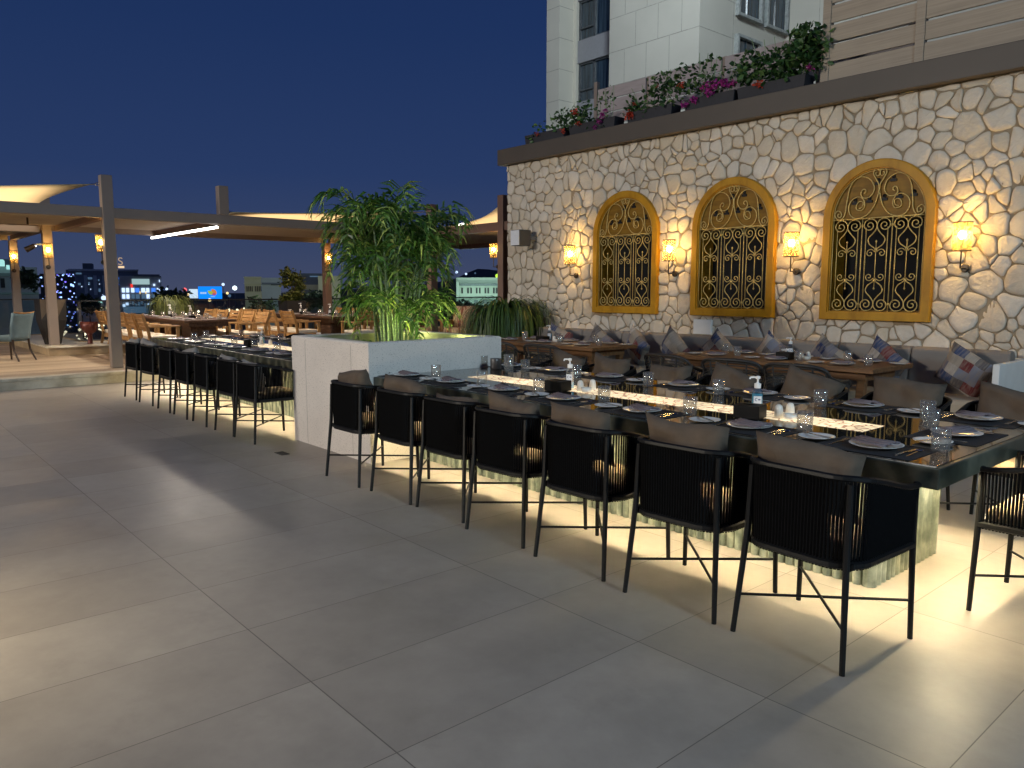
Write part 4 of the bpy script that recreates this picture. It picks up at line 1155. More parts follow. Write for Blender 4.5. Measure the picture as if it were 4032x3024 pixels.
# ------------------------------------------------------------------ wicker armchairs
def wicker_chair():
    t = thing('wicker_chair', 'x', 'chair', (0, 0, 0), 0, 'black wicker armchairs at the walnut tables')
    def hoop(s):  # s -1..1, arm front to arm front over the back
        a = abs(s); sg = 1 if s > 0 else -1
        if a < .55:
            u = a / .55; an = u * math.pi / 2
            return Vector((sg * .31 * math.sin(an) ** .9, -.31 + .10 * (1 - math.cos(an)), .80 - .10 * u ** 3))
        u = (a - .55) / .45
        return Vector((sg * (.31 + .03 * math.sin(u * math.pi)), -.21 + .46 * u, .70 - .055 * min(1, u * 3) - (.05 * max(0, u - .8) * 5)))
    hp = [hoop(-1 + 2 * i / 48) for i in range(49)]
    MB().tube(hp, .0175, 7).build('hoop_rail', M['wicker'], t, smooth=True)
    def low(s):
        p = hoop(s); q = Vector((p.x * .86, p.y * .86 + .01, .42)); return q
    b = MB()
    for k in range(12):
        f = (k + .6) / 12.4
        b.tube([low(s).lerp(hoop(s), f) for s in [-.56 + 1.12 * i / 18 for i in range(19)]], .0075, 4)
    for s0, s1 in ((-1, -.58), (.58, 1)):
        for k in range(16):
            s = s0 + (s1 - s0) * k / 15; b.tube([low(s), hoop(s)], .0055, 4)
    b.build('woven_strands', M['wicker'], t)
    b = MB()
    for s in (-.44, -.22, 0, .22, .44): b.tube([low(s) + Vector((0, -.008, 0)), hoop(s) + Vector((0, -.006, 0))], .010, 6)
    b.build('back_ribs', M['wicker'], t)
    b = MB(); b.tube([low(-1 + 2 * i / 30) for i in range(31)], .017, 6); b.bar((-.26, .22, .42), (.26, .22, .42), .03, .03); b.box(-.25, .25, -.24, .22, .40, .425); b.build('seat_frame', M['wicker'], t)
    MB().box(-.23, .23, -.2, .225, .426, .47).build('seat_pad', M['seat'], t, bevel=.018)
    for sx in (-1, 1):
        for y, y2 in ((.2, .25), (-.2, -.28)): MB().tube([(sx * .25, y, .41), (sx * .28, y2, .001)], [.018, .013], 7).build('leg', M['wicker'], t)
    return t
wp = wicker_chair()
WCL = [(-8.55, 6.72, 'black wicker armchair at the left walnut table, half hidden by the white planter'), (-7.67, 6.72, 'black wicker armchair at the left walnut table, just right of the white planter'),
       (-6.95, 6.76, 'black wicker armchair at the right end of the left walnut table'), (-5.0, 6.76, 'black wicker armchair leftmost at the right walnut table'),
       (-4.30, 6.80, 'black wicker armchair in the middle of the right walnut table'), (-3.60, 6.80, 'black wicker armchair rightmost at the right walnut table')]
for i, (x, y, l) in enumerate(WCL):
    rz = R(rq.uniform(-8, 8))
    if i == 0: wp.location = (x, y, 0); wp.rotation_euler = (0, 0, rz); wp['label'] = l
    else: dup(wp, (x, y, 0), rz, l)

# ------------------------------------------------------------------ pergola on the raised deck
pg = thing('pergola', 'taupe metal pergola with louvred roof over the raised deck', 'pergola', (-16, 5, .17))
def pgm(name, boxes, mat='post', bevel=.006):
    b = MB()
    for q in boxes: b.box(*q)
    return at0(b, pg).build(name, M[mat], pg, bevel=bevel)
PW = .085
for x, y, zb, zt, m in ((-14.15, 3.46, .175, 3.34, 'post'), (-14.15, 9.97, .175, 3.33, 'post_brown'), (-18.0, 3.26, .353, 3.3, 'post'), (-22.0, 3.26, .175, 2.65, 'post'),
                        (-18.0, 9.42, .353, 2.65, 'post_brown'), (-11.71, 9.97, .001, 3.31, 'post_brown'), (-14.15, -3.2, .175, 3.3, 'post'), (-18.0, -3.2, .175, 2.65, 'post')):
    pgm('post', [(x - PW, x + PW, y - PW, y + PW, zb, zt)], m)
pgm('stub_post', [(-14.15 - PW, -14.15 + PW, 5.29, 5.46, 2.822, 3.33)])
XF, XB = -14.15, -18.0
for q in ((XF - .05, XF + .05, 3.546, 9.884, 2.65, 2.82), (XF - .05, XF + .05, -3.1, 3.374, 2.65, 2.82)): pgm('front_beam', [q], bevel=.004)
for q in [(XB - .05, XB + .05, 3.346, 9.334, 2.65, 2.79), (XB - .05, XB + .05, -3.1, 3.174, 2.651, 2.79), (-22.05, -21.95, -3.1, 3.17, 2.65, 2.79), (XB - .05, XB + .05, 9.506, 14, 2.65, 2.79)]: pgm('back_beam', [q], bevel=.004)
for q in [(-17.914, -14.236, 3.40, 3.52, 2.652, 2.79), (-21.914, -18.086, 3.20, 3.32, 2.652, 2.79), (-17.94, -14.24, 9.90, 10.02, 2.652, 2.79), (-14.06, -11.80, 9.91, 10.03, 2.63, 2.80), (-11.62, -8.5, 9.91, 10.03, 2.63, 2.80), (-17.94, -14.21, 5.30, 5.38, 2.66, 2.745), (-17.94, -8.5, 13.6, 13.72, 2.63, 2.80)]: pgm('cross_beam', [q], 'post_brown', .004)
def louvres(name, x0, x1, y0, y1, z=2.75):
    b = MB(); n = int((x1 - x0) / .155); w = (x1 - x0) / n
    for i in range(n):
        c = x0 + w * (i + .5); b.obox((c, (y0 + y1) / 2, z), (w * 1.04, y1 - y0, .012), (0, R(9), 0))
    at0(b, pg).build(name, M['slat'], pg)
louvres('louvre_roof', -17.94, -14.21, 3.53, 5.29, 2.765); louvres('louvre_roof', -17.94, -14.21, 5.39, 9.89, 2.765)
louvres('louvre_roof', -17.94, -14.21, -3.0, 3.39, 2.765); louvres('louvre_roof', -21.94, -18.06, -3.0, 3.19, 2.765)
louvres('louvre_roof', -17.94, -14.21, 10.03, 13.59, 2.765); louvres('louvre_roof', -14.0, -8.5, 10.05, 13.59, 2.72)

t = thing('linear_lamp', 'long white glowing tube lamp hanging under the pergola roof', 'ceiling lamp', (-16.2, 5.30, 2.60))
MB().box(-1.95, 1.95, -.022, .022, .026, .052).build('lamp_channel', M['bracket'], t)
MB().box(-1.94, 1.94, -.020, .020, -.012, .025).build('led_tube', M['led'], t)
l = lamp('tube_light', 'AREA', (0, 0, -.02), 150, (1, .86, .70), None, shape='RECTANGLE', size=3.9, size_y=.12); l.parent = t
t = thing('spot_fixture', 'small bright white spotlight on the pergola beam left of the stone wall', 'spotlight', (-12.9, 9.86, 2.80))
MB().box(-.09, .09, -.02, .05, 0, .04).build('fixture_body', M['bracket'], t)
MB().box(-.085, .085, -.03, -.021, .002, .038).build('lens', M['led'], t)
t = thing('ceiling_heater', 'taupe box heater hanging under the pergola roof at the left', 'heater', (-16.1, 2.35, 2.45))
MB().box(-.07, .07, -.45, .45, .04, .17).build('heater_body', M['post'], t, bevel=.01)
MB().box(-.07, .07, -.42, .42, .033, .0395).build('heater_grille', M['bracket'], t)
MB().box(-.015, .015, -.3, -.27, .171, .30).box(-.015, .015, .27, .3, .171, .30).build('hanger', M['bracket'], t)
t = thing('spotlight', 'black swivel spotlight clamped to the lantern post behind the grey planter', 'spotlight', (-17.93, 3.10, 2.36))
MB().tube([(0, .07, .02), (0, -.03, .02), (0, -.08, -.02)], .015, 6).build('swivel_arm', M['winframe2'], t)
b = MB(); b.tube([(.02, -.07, -.01), (-.05, -.22, -.10)], [.045, .06], 10); b.build('lamp_head', M['bracket'], t)
MB().lathe([(0, -.012), (.012, 0), (0, .012)], 8, (.05, -.06, -.02)).build('lit_lens', M['led'], t)
for x, y, rz, l in ((-22.0, 3.175, 0, 'lit tapered lantern on the leftmost pergola post'), (-18.0, 3.175, 0, 'lit tapered lantern on the pergola post behind the dark faceted planter'),
                    (-14.15, 3.375, 0, 'lit tapered lantern on the left side of the tall front pergola post'), (-18.0, 9.335, R(0), 'lit tapered lantern on the pergola post left of the palm'),
                    (-11.79, 9.97, R(-90), 'lit tapered lantern beside the corner of the stone wall')):
    off = .10 if y < 9.9 else .13
    if x == -14.15: t = make_sconce('post_lantern', l, (-14.236, 3.385, 1.93), R(-90), .78, 'lanterns on the pergola posts', .10, 16)
    elif rz: t = make_sconce('post_lantern', l, (x - .005, y - .06, 1.93), R(-90), .78, 'lanterns on the pergola posts', .15, 16)
    else: t = make_sconce('post_lantern', l, (x + .086, y + .06, 1.93), R(90), .78, 'lanterns on the pergola posts', .10, 16)

def sail(label, A, B, C, D, sag=.12, n=12):
    """four-cornered shade cloth with hollow edges"""
    A, B, C, D = map(Vector, (A, B, C, D)); ctr = (A + B + C + D) / 4; rows = []
    for i in range(n + 1):
        v = i / n; row = []
        for j in range(n + 1):
            u = j / n
            p = A.lerp(B, u).lerp(D.lerp(C, u), v)
            e = sag * (4 * u * (1 - u) * (2 * v - 1) ** 2 + 4 * v * (1 - v) * (2 * u - 1) ** 2)
            q = p.lerp(Vector((ctr.x, ctr.y, p.z)), e)
            row.append(q)
        rows.append(row)
    t = thing('shade_sail', label, 'shade sail', tuple(ctr), 0, 'shade sails above the pergola')
    o = at0(MB().grid(rows), t).build('sail_cloth', M['sail'], t, smooth=True)
    m = o.modifiers.new('solid', 'SOLIDIFY'); m.thickness = .006
    b = MB()
    for P in (A, B, C, D):
        d = (P - ctr).normalized(); b.tube([P - d * .02, P + d * .05], .012, 5)
        b.tube([P + d * (.05 + .03 * (1 - math.cos(a))) + Vector((0, 0, .02 * math.sin(a))) for a in [i * .785 for i in range(8)]], .008, 4, closed=True)
    at0(b, t).build('turnbuckle', M['steel'], t)
sail('cream shade sail tied to the tall front pergola post at the left', (-14.24, 3.28, 3.19), (-14.3, -3.05, 2.50), (-18.1, -3.0, 3.15), (-17.95, 3.12, 2.76), .13)
sail('long cream shade sail over the middle of the pergola behind the palm', (-14.24, 5.56, 2.89), (-17.9, 5.5, 3.05), (-17.9, 9.6, 2.87), (-14.24, 9.86, 3.17), .16)
sail('cream shade sail rising to the post beside the stone wall', (-11.80, 9.98, 3.15), (-11.9, 13.5, 2.86), (-14.1, 13.5, 3.1), (-14.05, 10.1, 2.84), .22)
for p_, tg_, w_ in (((-15.6, 1.6, 2.80), (-15.6, 1.6, 4), 40), ((-16, 7.6, 2.80), (-16, 7.6, 4), 30), ((-12.8, 11.6, 2.80), (-12.8, 11.6, 4), 30)):
    lamp('sail_fill', 'AREA', p_, w_, (1, .82, .60), tg_, shape='RECTANGLE', size=2.5, size_y=2.5)  # unseen lamps added above the louvres to brighten the sails
lamp('deck_fill', 'AREA', (-16, .5, 2.6), 95, (1, .82, .62), (-16, .5, 0), shape='RECTANGLE', size=3.4, size_y=4.5)  # area lamps without fixtures, added under the roof to brighten the deck
lamp('deck_fill', 'AREA', (-16, 8.2, 2.6), 60, (1, .77, .54), (-16, 8.2, 0), shape='RECTANGLE', size=3.4, size_y=2.5)

# ------------------------------------------------------------------ glass railing
rl = thing('glass_railing', 'frameless glass railing with a black handrail along the far edge of the deck', 'railing', (-18.8, 6, .17))
b = MB()
segs = [((-18.75, 3.95), (-18.75, 20)), ((-22.4, 3.95), (-18.75, 3.95)), ((-22.4, -8), (-22.4, 3.95))]
RZ = {0: 1.235, 1: 1.25, 2: 1.27}
for i, (a, c) in enumerate(segs):
    at0(MB().bar((*a, RZ[0]), (*c, RZ[0]), .05, .035), rl).build('handrail', M['handrail'], rl)
    at0(MB().bar((*a, .27), (*c, .27), .14, .19), rl).build('base_wall', M['curb'], rl)
    L = math.dist(a, c); n = max(1, round(L / 1.5))
    for k in range(n):
        f0, f1 = k / n, (k + 1) / n; g = .012 / L
        p = lerp((*a, 0), (*c, 0), f0 + g); q = lerp((*a, 0), (*c, 0), f1 - g)
        at0(MB().bar((p[0], p[1], .79), (q[0], q[1], .79), .012, .84), rl).build('glass_pane', M['rail_glass'], rl)

# ------------------------------------------------------------------ teak tables and chairs
DZ = .17
wood_table('dark dining table with white china on the deck, behind the tall front post', -19.0 + .45, -14.75, 4.80, 5.78, .74, 'dining_table', 'walnut_y', 'dark dining tables on the raised deck', DZ, True)
wood_table('dark dining table with white china on the deck, farther back beside the lantern post', -18.4, -14.75, 7.78, 8.70, .74, 'dining_table', 'walnut_y', 'dark dining tables on the raised deck', DZ, True)
def teak_chair():
    t = thing('teak_chair', 'x', 'chair', (0, 0, 0), 0, 'slatted teak armchairs on the raised deck'); m = M['teak']
    for sx in (-1, 1):
        x = sx * .265
        MB().bar((x, .27, .001), (x, .27, .615), .05, .055).build('leg', m, t, bevel=.005)
        b = MB(); P = [(x, -.30, .001), (x, -.22, .40), (x, -.25, .60), (x, -.34, .87)]
        for p, q in zip(P, P[1:]): b.bar(p, q, .036, .05, (0, 1, 0))
        b.build('leg', m, t)
        MB().bar((x, -.255, .635), (x, .31, .64), .06, .03).build('armrest', m, t, bevel=.005)
        MB().bar((x, -.22, .36), (x, .25, .36), .025, .08).build('side_rail', m, t)
    b = MB()
    for k in range(4):
        z = .615 + k * .072; y = -.252 - .09 * (z - .60) / .27
        b.obox((0, y, z), (.495, .022, .058), (R(18), 0, 0))
    b.build('back_slats', m, t)
    MB().box(-.24, .24, .245, .27, .32, .40).box(-.24, .24, -.225, -.20, .32, .40).build('seat_rail', m, t)
    MB().box(-.25, .25, -.21, .29, .402, .465).build('seat_cushion', M['cushion_w'], t, bevel=.02)
    return t
tk = teak_chair(); first = [True]
def place_teak(x, y, rz, label):
    if first[0]: first[0] = False; tk.location = (x, y, DZ + .001); tk.rotation_euler = (0, 0, rz); tk['label'] = label
    else: dup(tk, (x, y, DZ + .001), rz, label)
for i, x in enumerate((-15.05, -15.72, -16.4, -17.1, -17.8)):
    place_teak(x, 4.42, R(rq.uniform(-3, 3)), 'teak armchair on the near side of the front dining table, %s from its right end' % ORD[i])
for i, x in enumerate((-15.05, -15.75, -16.5, -17.25, -18.0)):
    place_teak(x, 6.12, R(180 + rq.uniform(-3, 3)), 'teak armchair on the far side of the front dining table, %s from its right end' % ORD[i])
for i, x in enumerate((-15.35, -16.2, -16.95, -17.45)):
    place_teak(x, 7.40, R(rq.uniform(-3, 3)), 'teak armchair on the near side of the back dining table, %s from its right end' % ORD[i])
for i, x in enumerate((-15.2, -15.9, -16.6, -17.3)):
    place_teak(x, 9.12, R(180 + rq.uniform(-3, 3)), 'teak armchair on the far side of the back dining table, %s from its right end' % ORD[i])
place_teak(-14.35, 8.25, R(90), 'teak armchair at the right end of the back dining table, beside the palm')
zt = DZ + .7405
for nm, yc, xs in (('front', 5.29, (-15.05, -15.75, -16.45, -17.15, -17.85)), ('back', 8.24, (-15.2, -15.95, -16.7, -17.45))):
    for i, x in enumerate(xs):
        for s, sn in ((-1, 'near'), (1, 'far')):
            tag(inst('dinner_plate', plate_m, 'plate', (x, yc + s * .32, zt), 0), 'white plate on the %s side of the %s deck table, %s from the right' % (sn, nm, ORD[i]), 'plate', 'plates on the deck tables')
            tag(inst('napkin', nap_m, 'tissue', (x, yc + s * .32, zt), rq.uniform(-.4, .4)), 'white napkin on the %s side of the %s deck table, %s from the right' % (sn, nm, ORD[i]), 'napkin', 'napkins on the deck tables')
            tag(inst('drinking_glass', tum_m, 'tumbler', (x + .2, yc + s * .2, zt), 0), 'glass on the %s side of the %s deck table, %s from the right' % (sn, nm, ORD[i]), 'glass', 'glasses on the deck tables')
for (x, y), l in zip(((-17.0, 5.25), (-15.9, 5.3), (-17.0, 8.2), (-15.65, 8.25)), ('left of the two on the front deck table', 'right of the two on the front deck table', 'left of the two on the back deck table', 'right of the two on the back deck table')):
    pump_bottle('white pump bottle, ' + l, (x, y, zt), R(30), .04, 1.15)
    tissue_box('dark box beside the pump bottle, ' + l, (x + .14, y - .02, zt), 0, .14, .1, .06)

# ------------------------------------------------------------------ blue dining chairs and white table at the left edge
def blue_chair():
    t = thing('upholstered_chair', 'x', 'chair', (0, 0, 0), 0, 'blue upholstered chairs at the left edge')
    rows = []
    for i in range(9):
        f = i / 8; z = .40 + .47 * f; y = -.22 - .10 * f ** 1.6; w = .205 + .025 * f
        rows.append([(x * w, y - .02 * (1 - x * x) + dy, z + (.02 * (x * x) if i == 8 else 0)) for x, dy in ((-1, 0), (-.5, 0), (0, 0), (.5, 0), (1, 0), (1, .06), (.5, .06), (0, .06), (-.5, .06), (-1, .06))])
    b = MB(); b.grid(rows, closed=True); b.f.append(tuple(range(80, 90))); b.f.append(tuple(range(9, -1, -1)))
    b.build('backrest', M['blue_up'], t, smooth=True)
    top = rows[-1]; MB().tube([(p[0], p[1], p[2] + .008) for p in top[:5]], .012, 6).build('back_trim', M['teak'], t)
    MB().box(-.22, .22, -.2, .24, .36, .47).build('seat', M['blue_up'], t, bevel=.04)
    for sx in (-1, 1):
        MB().tube([(sx * .18, .2, .37), (sx * .18, .205, 0.001)], [.022, .014], 8).build('leg', M['darkwood'], t)
        MB().tube(spline([(sx * .18, -.2, .40), (sx * .185, -.22, .2), (sx * .2, -.32, 0.001)], 4), [.022 - .001 * k for k in range(9)], 8).build('leg', M['darkwood'], t)
    return t
bc = blue_chair(); bc.location = (-16.85, 2.36, .171); bc.rotation_euler = (0, 0, R(128)); bc['label'] = 'blue grey upholstered dining chair with dark sabre legs at the left edge, nearest the post'
dup(bc, (-16.75, 1.42, .171), R(60), 'blue upholstered dining chair cut off by the left edge of the photo')
t = thing('white_table', 'small white topped table behind the blue chair at the left edge', 'table', (-18.3, 1.75, .171))
MB().box(-.45, .45, -.45, .45, .69, .735).build('tabletop', M['white'], t, bevel=.01)
MB().lathe([(.2, 0), (.2, .02), (.04, .04), (.04, .69)], 14).build('pedestal', M['black'], t)

# ------------------------------------------------------------------ planters, urn and potted plants by the railing
t = thing('faceted_planter', 'tall dark faceted planter standing behind the lantern post', 'planter', (-18.35, 3.30, .353))
b = MB()
def ring(z, r, tw, n=6): return [(r * math.cos(tw + i * 2 * math.pi / n), r * math.sin(tw + i * 2 * math.pi / n), z) for i in range(n)]
b.grid([ring(0, .15, .2), ring(.50, .275, .2), ring(.93, .29, .2), ring(.93, .25, .2), ring(.8, .24, .2)], closed=True); b.f.append(tuple(range(5, -1, -1))); n = len(b.v); b.f.append(tuple(range(n - 6, n)))
b.build('planter_body', M['potdark'], t)
b = MB(); r0, r1 = ring(.52, .278, .2), ring(.925, .293, .2)
for i in (0, 5): b.add([r0[i], r1[i], r1[(i + 1) % 6]], [(0, 2, 1)])
b.build('tan_facet', M['pottan'], t)
t = thing('bowl_urn', 'oxblood red bowl urn on a slender foot beside the teak chairs', 'urn', (-18.0, 3.92, .353))
MB().lathe([(0, .195), (.05, .20), (.12, .25), (.165, .34), (.178, .455), (.17, .455), (.15, .36), (.1, .28), (0, .26)], 22).build('bowl', M['copper'], t, smooth=True)
MB().lathe([(.06, 0), (.05, .02), (.045, .18), (.07, .21)], 14).build('pedestal_foot', M['copper'], t, smooth=True)

def trailing(name, label, loc, r, h, n, leaf=.5, mat='fern', pot=(.22, .5), w=.012, mat2='potdark'):
    t = thing(name, label, 'plant', loc); b = MB()
    for _ in range(n):
        a = rf.uniform(0, 6.28); el = R(rf.uniform(25, 88)); L = leaf * rf.uniform(.7, 1.2); p = Vector((math.cos(a) * .08 * r, math.sin(a) * .08 * r, pot[1])); pts = []
        st = L / 9
        for i in range(10):
            pts.append(p.copy()); p = p + Vector((math.cos(a) * math.cos(el), math.sin(a) * math.cos(el), math.sin(el))) * st * (1 + r); el = max(R(-88), el - R(rf.uniform(16, 34)))
        sd = Vector((-math.sin(a), math.cos(a), 0)); vs = []
        for i, q in enumerate(pts):
            ww = w * (1 - (i / 9) ** 2 * .9); vs += [q - sd * ww, q + sd * ww]
        b.add(vs, [(2 * i, 2 * i + 1, 2 * i + 3, 2 * i + 2) for i in range(9)])
    b.build('foliage', M[mat], t)
    MB().lathe([(pot[0] * .75, 0), (pot[0], pot[1] * .95), (pot[0] * 1.03, pot[1]), (pot[0] * .9, pot[1]), (pot[0] * .85, pot[1] * .9), (0, pot[1] * .9)], 18).build('pot', M[mat2], t, smooth=True)
    return t
trailing('trailing_plant', 'large drooping grassy plant in a pot by the corner of the stone wall', (-9.75, 8.35, 0), .85, 1.2, 1100, .66, 'fern', (.22, .92), .014)
trailing('trailing_plant', 'drooping yellow green plant by the railing behind the front deck table', (-18.3, 5.68, .353), .55, 1, 900, .52, 'dryleaf', (.22, .72), .014)
t = thing('potted_tree', 'small bushy tree in a square dark pot by the railing, left of the palm', 'tree', (-18.35, 8.62, .353))
b = MB(); b.grid([[(sx * r, sy * r, z) for sx, sy in ((-1, -1), (1, -1), (1, 1), (-1, 1))] for r, z in ((.20, 0), (.26, .85), (.22, .85), (.2, .78))], closed=True); n = len(b.v); b.f.append((n - 4, n - 3, n - 2, n - 1)); b.build('pot', M['potdark'], t)
MB().tube(spline([(0, 0, .8), (.02, 0, 1.1), (-.02, .02, 1.4)], 3), .02, 6).tube(spline([(.02, 0, 1.05), (.1, .1, 1.3)], 3), .012, 5).build('trunk', M['darkwood'], t)
b = MB()
for c_, s_ in (((0, -.06, 1.52), .19), ((.05, .12, 1.40), .17), ((0, -.12, 1.30), .16), ((0, .16, 1.12), .15), ((.02, .22, 1.28), .13), ((0, -.05, .92), .20), ((0, .15, .95), .13), ((0, -.2, .88), .1)):
    leaf_quads(b, rf, c_, s_, s_, s_ * .95, int(190 * s_ / .17), .09, .5)
b.build('crown', M['dryleaf'], t)

# ------------------------------------------------------------------ patterned lounge chairs right of the palm
def lounge():
    t = thing('lounge_chair', 'x', 'armchair', (0, 0, 0), 0, 'striped lounge chairs on the deck right of the palm'); m = M['teak']
    for sx in (-1, 1):
        x = sx * .36
        for y in (-.30, .34): MB().box(x - .03, x + .03, y - .03, y + .03, .001, .56).build('leg', m, t, bevel=.004)
        MB().box(x - .04, x + .04, -.34, .38, .561, .60).build('armrest', m, t, bevel=.006)
    MB().box(-.33, .33, .31, .345, .24, .32).box(-.33, .33, -.33, .31, .25, .28).build('seat_frame', m, t)
    MB().box(-.325, .325, -.22, .37, .285, .43).build('seat_cushion', M['stripe'], t, bevel=.04)
    b = MB(); b.obox((0, -.27, .66), (.64, .16, .52), (R(14), 0, 0)); b.build('back_cushion', M['stripe'], t, bevel=.05)
    return t
lg = lounge(); lg.location = (-14.5, 11.05, .171); lg.rotation_euler = (0, 0, R(-150)); lg['label'] = 'striped lounge chair facing the planter, right of the brown post'
dup(lg, (-15.05, 10.5, .171), R(-75), 'striped lounge chair seen from the side, next to the brown post behind the palm')
dup(lg, (-14.6, 12.05, .171), R(-150), 'striped lounge chair farthest back, half hidden by the drooping plant')

# ------------------------------------------------------------------ the town below
def far(px, d, z=-10):  # bearing (photo column, 4032 wide) and distance
    u = (px - 2016) / 3028 / 1.0075
    return Vector((d * (-.754 + u * .657), d * (.657 + u * .754), z))
def zy(py, d): return 1.48 + d * (1139 - py) / 3055
HEAD = math.atan2(.754, .657)
def lit_win(name, a, b_, scale, dens, strength):
    k = NT(name); v = k.n('TexVoronoi'); v.inputs['Scale'].default_value = scale; c = k.n('TexCoord'); k.l(c.outputs['Object'], v.inputs['Vector'])
    wn = k.n('TexWhiteNoise'); k.l(v.outputs['Position'], wn.inputs['Vector'])
    on = k.math('MULTIPLY', k.math('LESS_THAN', v.outputs['Distance'], .33), k.math('LESS_THAN', wn.outputs['Value'], dens))
    k.b.inputs['Base Color'].default_value = (.02, .025, .04, 1)
    k.l(k.ramp(wn.outputs['Value'], [(0, lin(a)), (dens, lin(b_))]), k.b.inputs['Emission Color']); k.l(k.math('MULTIPLY', on, strength), k.b.inputs['Emission Strength'])
    return k.m
MW = em('cold_window_glow', 'c4dcff', 1.5); MWW = em('warm_window_glow', 'ffdf9a', 1.5); MT = em('teal_window_glow', 'a8e6e0', 1.0); MB_ = em('blue_window_glow', '3d76d8', 1.4); MDW = em('dim_window_glow', '6d93b8', .42)
dkb = pm('night_concrete', 'a3a8ab', .8, var=.15, vs=.2); dkb2 = pm('night_panel', '636a75', .7, var=.15, vs=.2); villa_m = pm('villa_render', 'b5ae94', .85, var=.1, vs=.3); school_m = pm('pale_render', 'a7b6a6', .85, var=.08, vs=.2)
vdark = pm('dark_slit', (.01, .012, .012), .6)
def building(name, label, px0, px1, top, d, depth, mat, lamp_w=0):
    # the facade stands square to the line of sight of its edge nearest the middle of the view, so that its flank stays hidden
    kp, op_ = (px1, px0) if abs(px1 - 2016) < abs(px0 - 2016) else (px0, px1)
    k0 = far(kp, d, 0); dr = k0.normalized(); pr = Vector((dr.y, -dr.x, 0)); q = far(op_, d, 0).normalized()
    other = q * (k0.length / q.dot(dr)); a, c = (other, k0) if kp == px1 else (k0, other)
    w = (c - a).length; mid = (a + c) / 2
    t = thing(name, label, 'building', (mid.x, mid.y, -10), math.atan2(c.y - a.y, c.x - a.x)); h = zy(top, d) + 10
    MB().box(-w / 2, w / 2, 0, depth, 0.01, h).build('facade', mat, t)
    s = w / (px1 - px0)
    def rect(x0, y0, x1, y1): return ((x0 - (px0 + px1) / 2) * s, (x1 - (px0 + px1) / 2) * s, zy(y1, d) + 10, zy(y0, d) + 10)
    def panel(nm, mats, boxes, y0=-.25, y1=-.02, sep=True):
        if not sep:
            b = MB()
            for q in boxes: x0, x1, z0, z1 = rect(*q); b.box(x0, x1, y0, y1, z0, z1)
            return b.build(nm, mats, t)
        for q in boxes:
            x0, x1, z0, z1 = rect(*q); MB().box(x0, x1, y0, y1, z0, z1).build(nm, mats, t)
    return t, panel
rw = random.Random(31)
# dark block with teal lit roof terrace at the left edge
t, P = building('office_block', 'dark office block with a teal lit roof at the left edge', -60, 150, 1052, 95, 20, dkb)
P('lit_roof_band', MT, [(-20, 1026, 20, 1048)], -2, 3); P('lit_roof_band', MT, [(30, 1046, 48, 1062)], -1.5, -.1)
P('roof_storey', dkb2, [(-60, 1018, 60, 1052)], 4, 14)
P('window', vdark, [(2, 1096, 18, 1132), (60, 1096, 110, 1132)]); P('floor_band', em('teal_cornice_glow', '31464a', .5), [(-60, 1076, 150, 1088), (-60, 1150, 150, 1158)])  # cornice bands look lit through a faint glow in their own material
t, P = building('led_facade_block', 'building covered in blue and violet pinpoint lights', 158, 296, 1078, 210, 20, lit_win('pinpoint_lights', '6f5cff', '9fd0ff', 1.5, .5, 2.6))
t, P = building('rooftop_sign_hotel', 'dark hotel block with a letter S sign on its roof, behind the tall post', 262, 545, 1064, 240, 25, dkb2)
P('roof_box', dkb2, [(325, 1038, 363, 1064)], 3, 12); P('roof_slab', dkb, [(272, 1061, 548, 1068)], -.8, -.05)
P('pilaster', dkb, [(330, 1085, 342, 1155), (366, 1085, 380, 1160), (402, 1085, 416, 1165)])
P('window', MDW, [(300, 1075, 322, 1081), (345, 1092, 362, 1100), (345, 1110, 352, 1122), (384, 1135, 392, 1148), (384, 1100, 390, 1106), (306, 1114, 316, 1122)])
P('lit_room', MW, [(x_, y_, x_ + rw.uniform(2, 5), y_ + rw.uniform(2, 4)) for x_, y_ in ((288, 1098), (318, 1126), (346, 1118), (352, 1136), (388, 1116), (422, 1092), (436, 1138), (424, 1120), (398, 1158), (452, 1106))])
P('window', MB_, [(466, 1092, 520, 1099), (466, 1118, 512, 1121)]); P('window', MDW, [(466, 1104, 518, 1109)])
tx = bpy.data.curves.new('roof_letter', 'FONT'); tx.body = 'S'; tx.size = 3.3; tx.extrude = .15; tx.align_x = 'CENTER'
to = bpy.data.objects.new('roof_letter', tx); COL.objects.link(to); bpy.context.view_layer.update()
me = bpy.data.meshes.new_from_object(to.evaluated_get(bpy.context.evaluated_depsgraph_get())); bpy.data.objects.remove(to); bpy.data.curves.remove(tx)
rs_ = bpy.data.objects.new('roof_letter', me); COL.objects.link(rs_); me.materials.clear(); me.materials.append(em('sign_letter_glow', 'e3c3a4', .55)); rs_.parent = t
s_ = (far(545, 240) - far(262, 240)).length / 283 / 1.05
rs_.location = ((471 - 403.5) * s_, -.4, zy(1044, 240) + 10); rs_.rotation_euler = (R(90), 0, 0)
MB().box((462 - 403.5) * s_, (484 - 403.5) * s_, -.5, -.2, zy(1056, 240) + 10, zy(1048, 240) + 10).build('roof_sign_bar', em('sign_bar_glow', 'ffdcae', 1.0), t)
t, P = building('lit_office', 'white lit office with bright storefront windows, right of the tall post', 470, 636, 1086, 205, 20, dkb)
P('roof_slab', dkb2, [(530, 1080, 630, 1088)], -.5, .5); P('window', em('bright_floor_glow', 'b7d9dc', .7), [(519, 1098, 588, 1119)])
P('red_sign', em('red_sign_glow', 'ff3a2e', 1.2), [(513, 1118, 521, 1131)]); P('lamp', MW, [(602, 1117, 610, 1125), (626, 1101, 630, 1110)], -.5, -.3)
x = 478
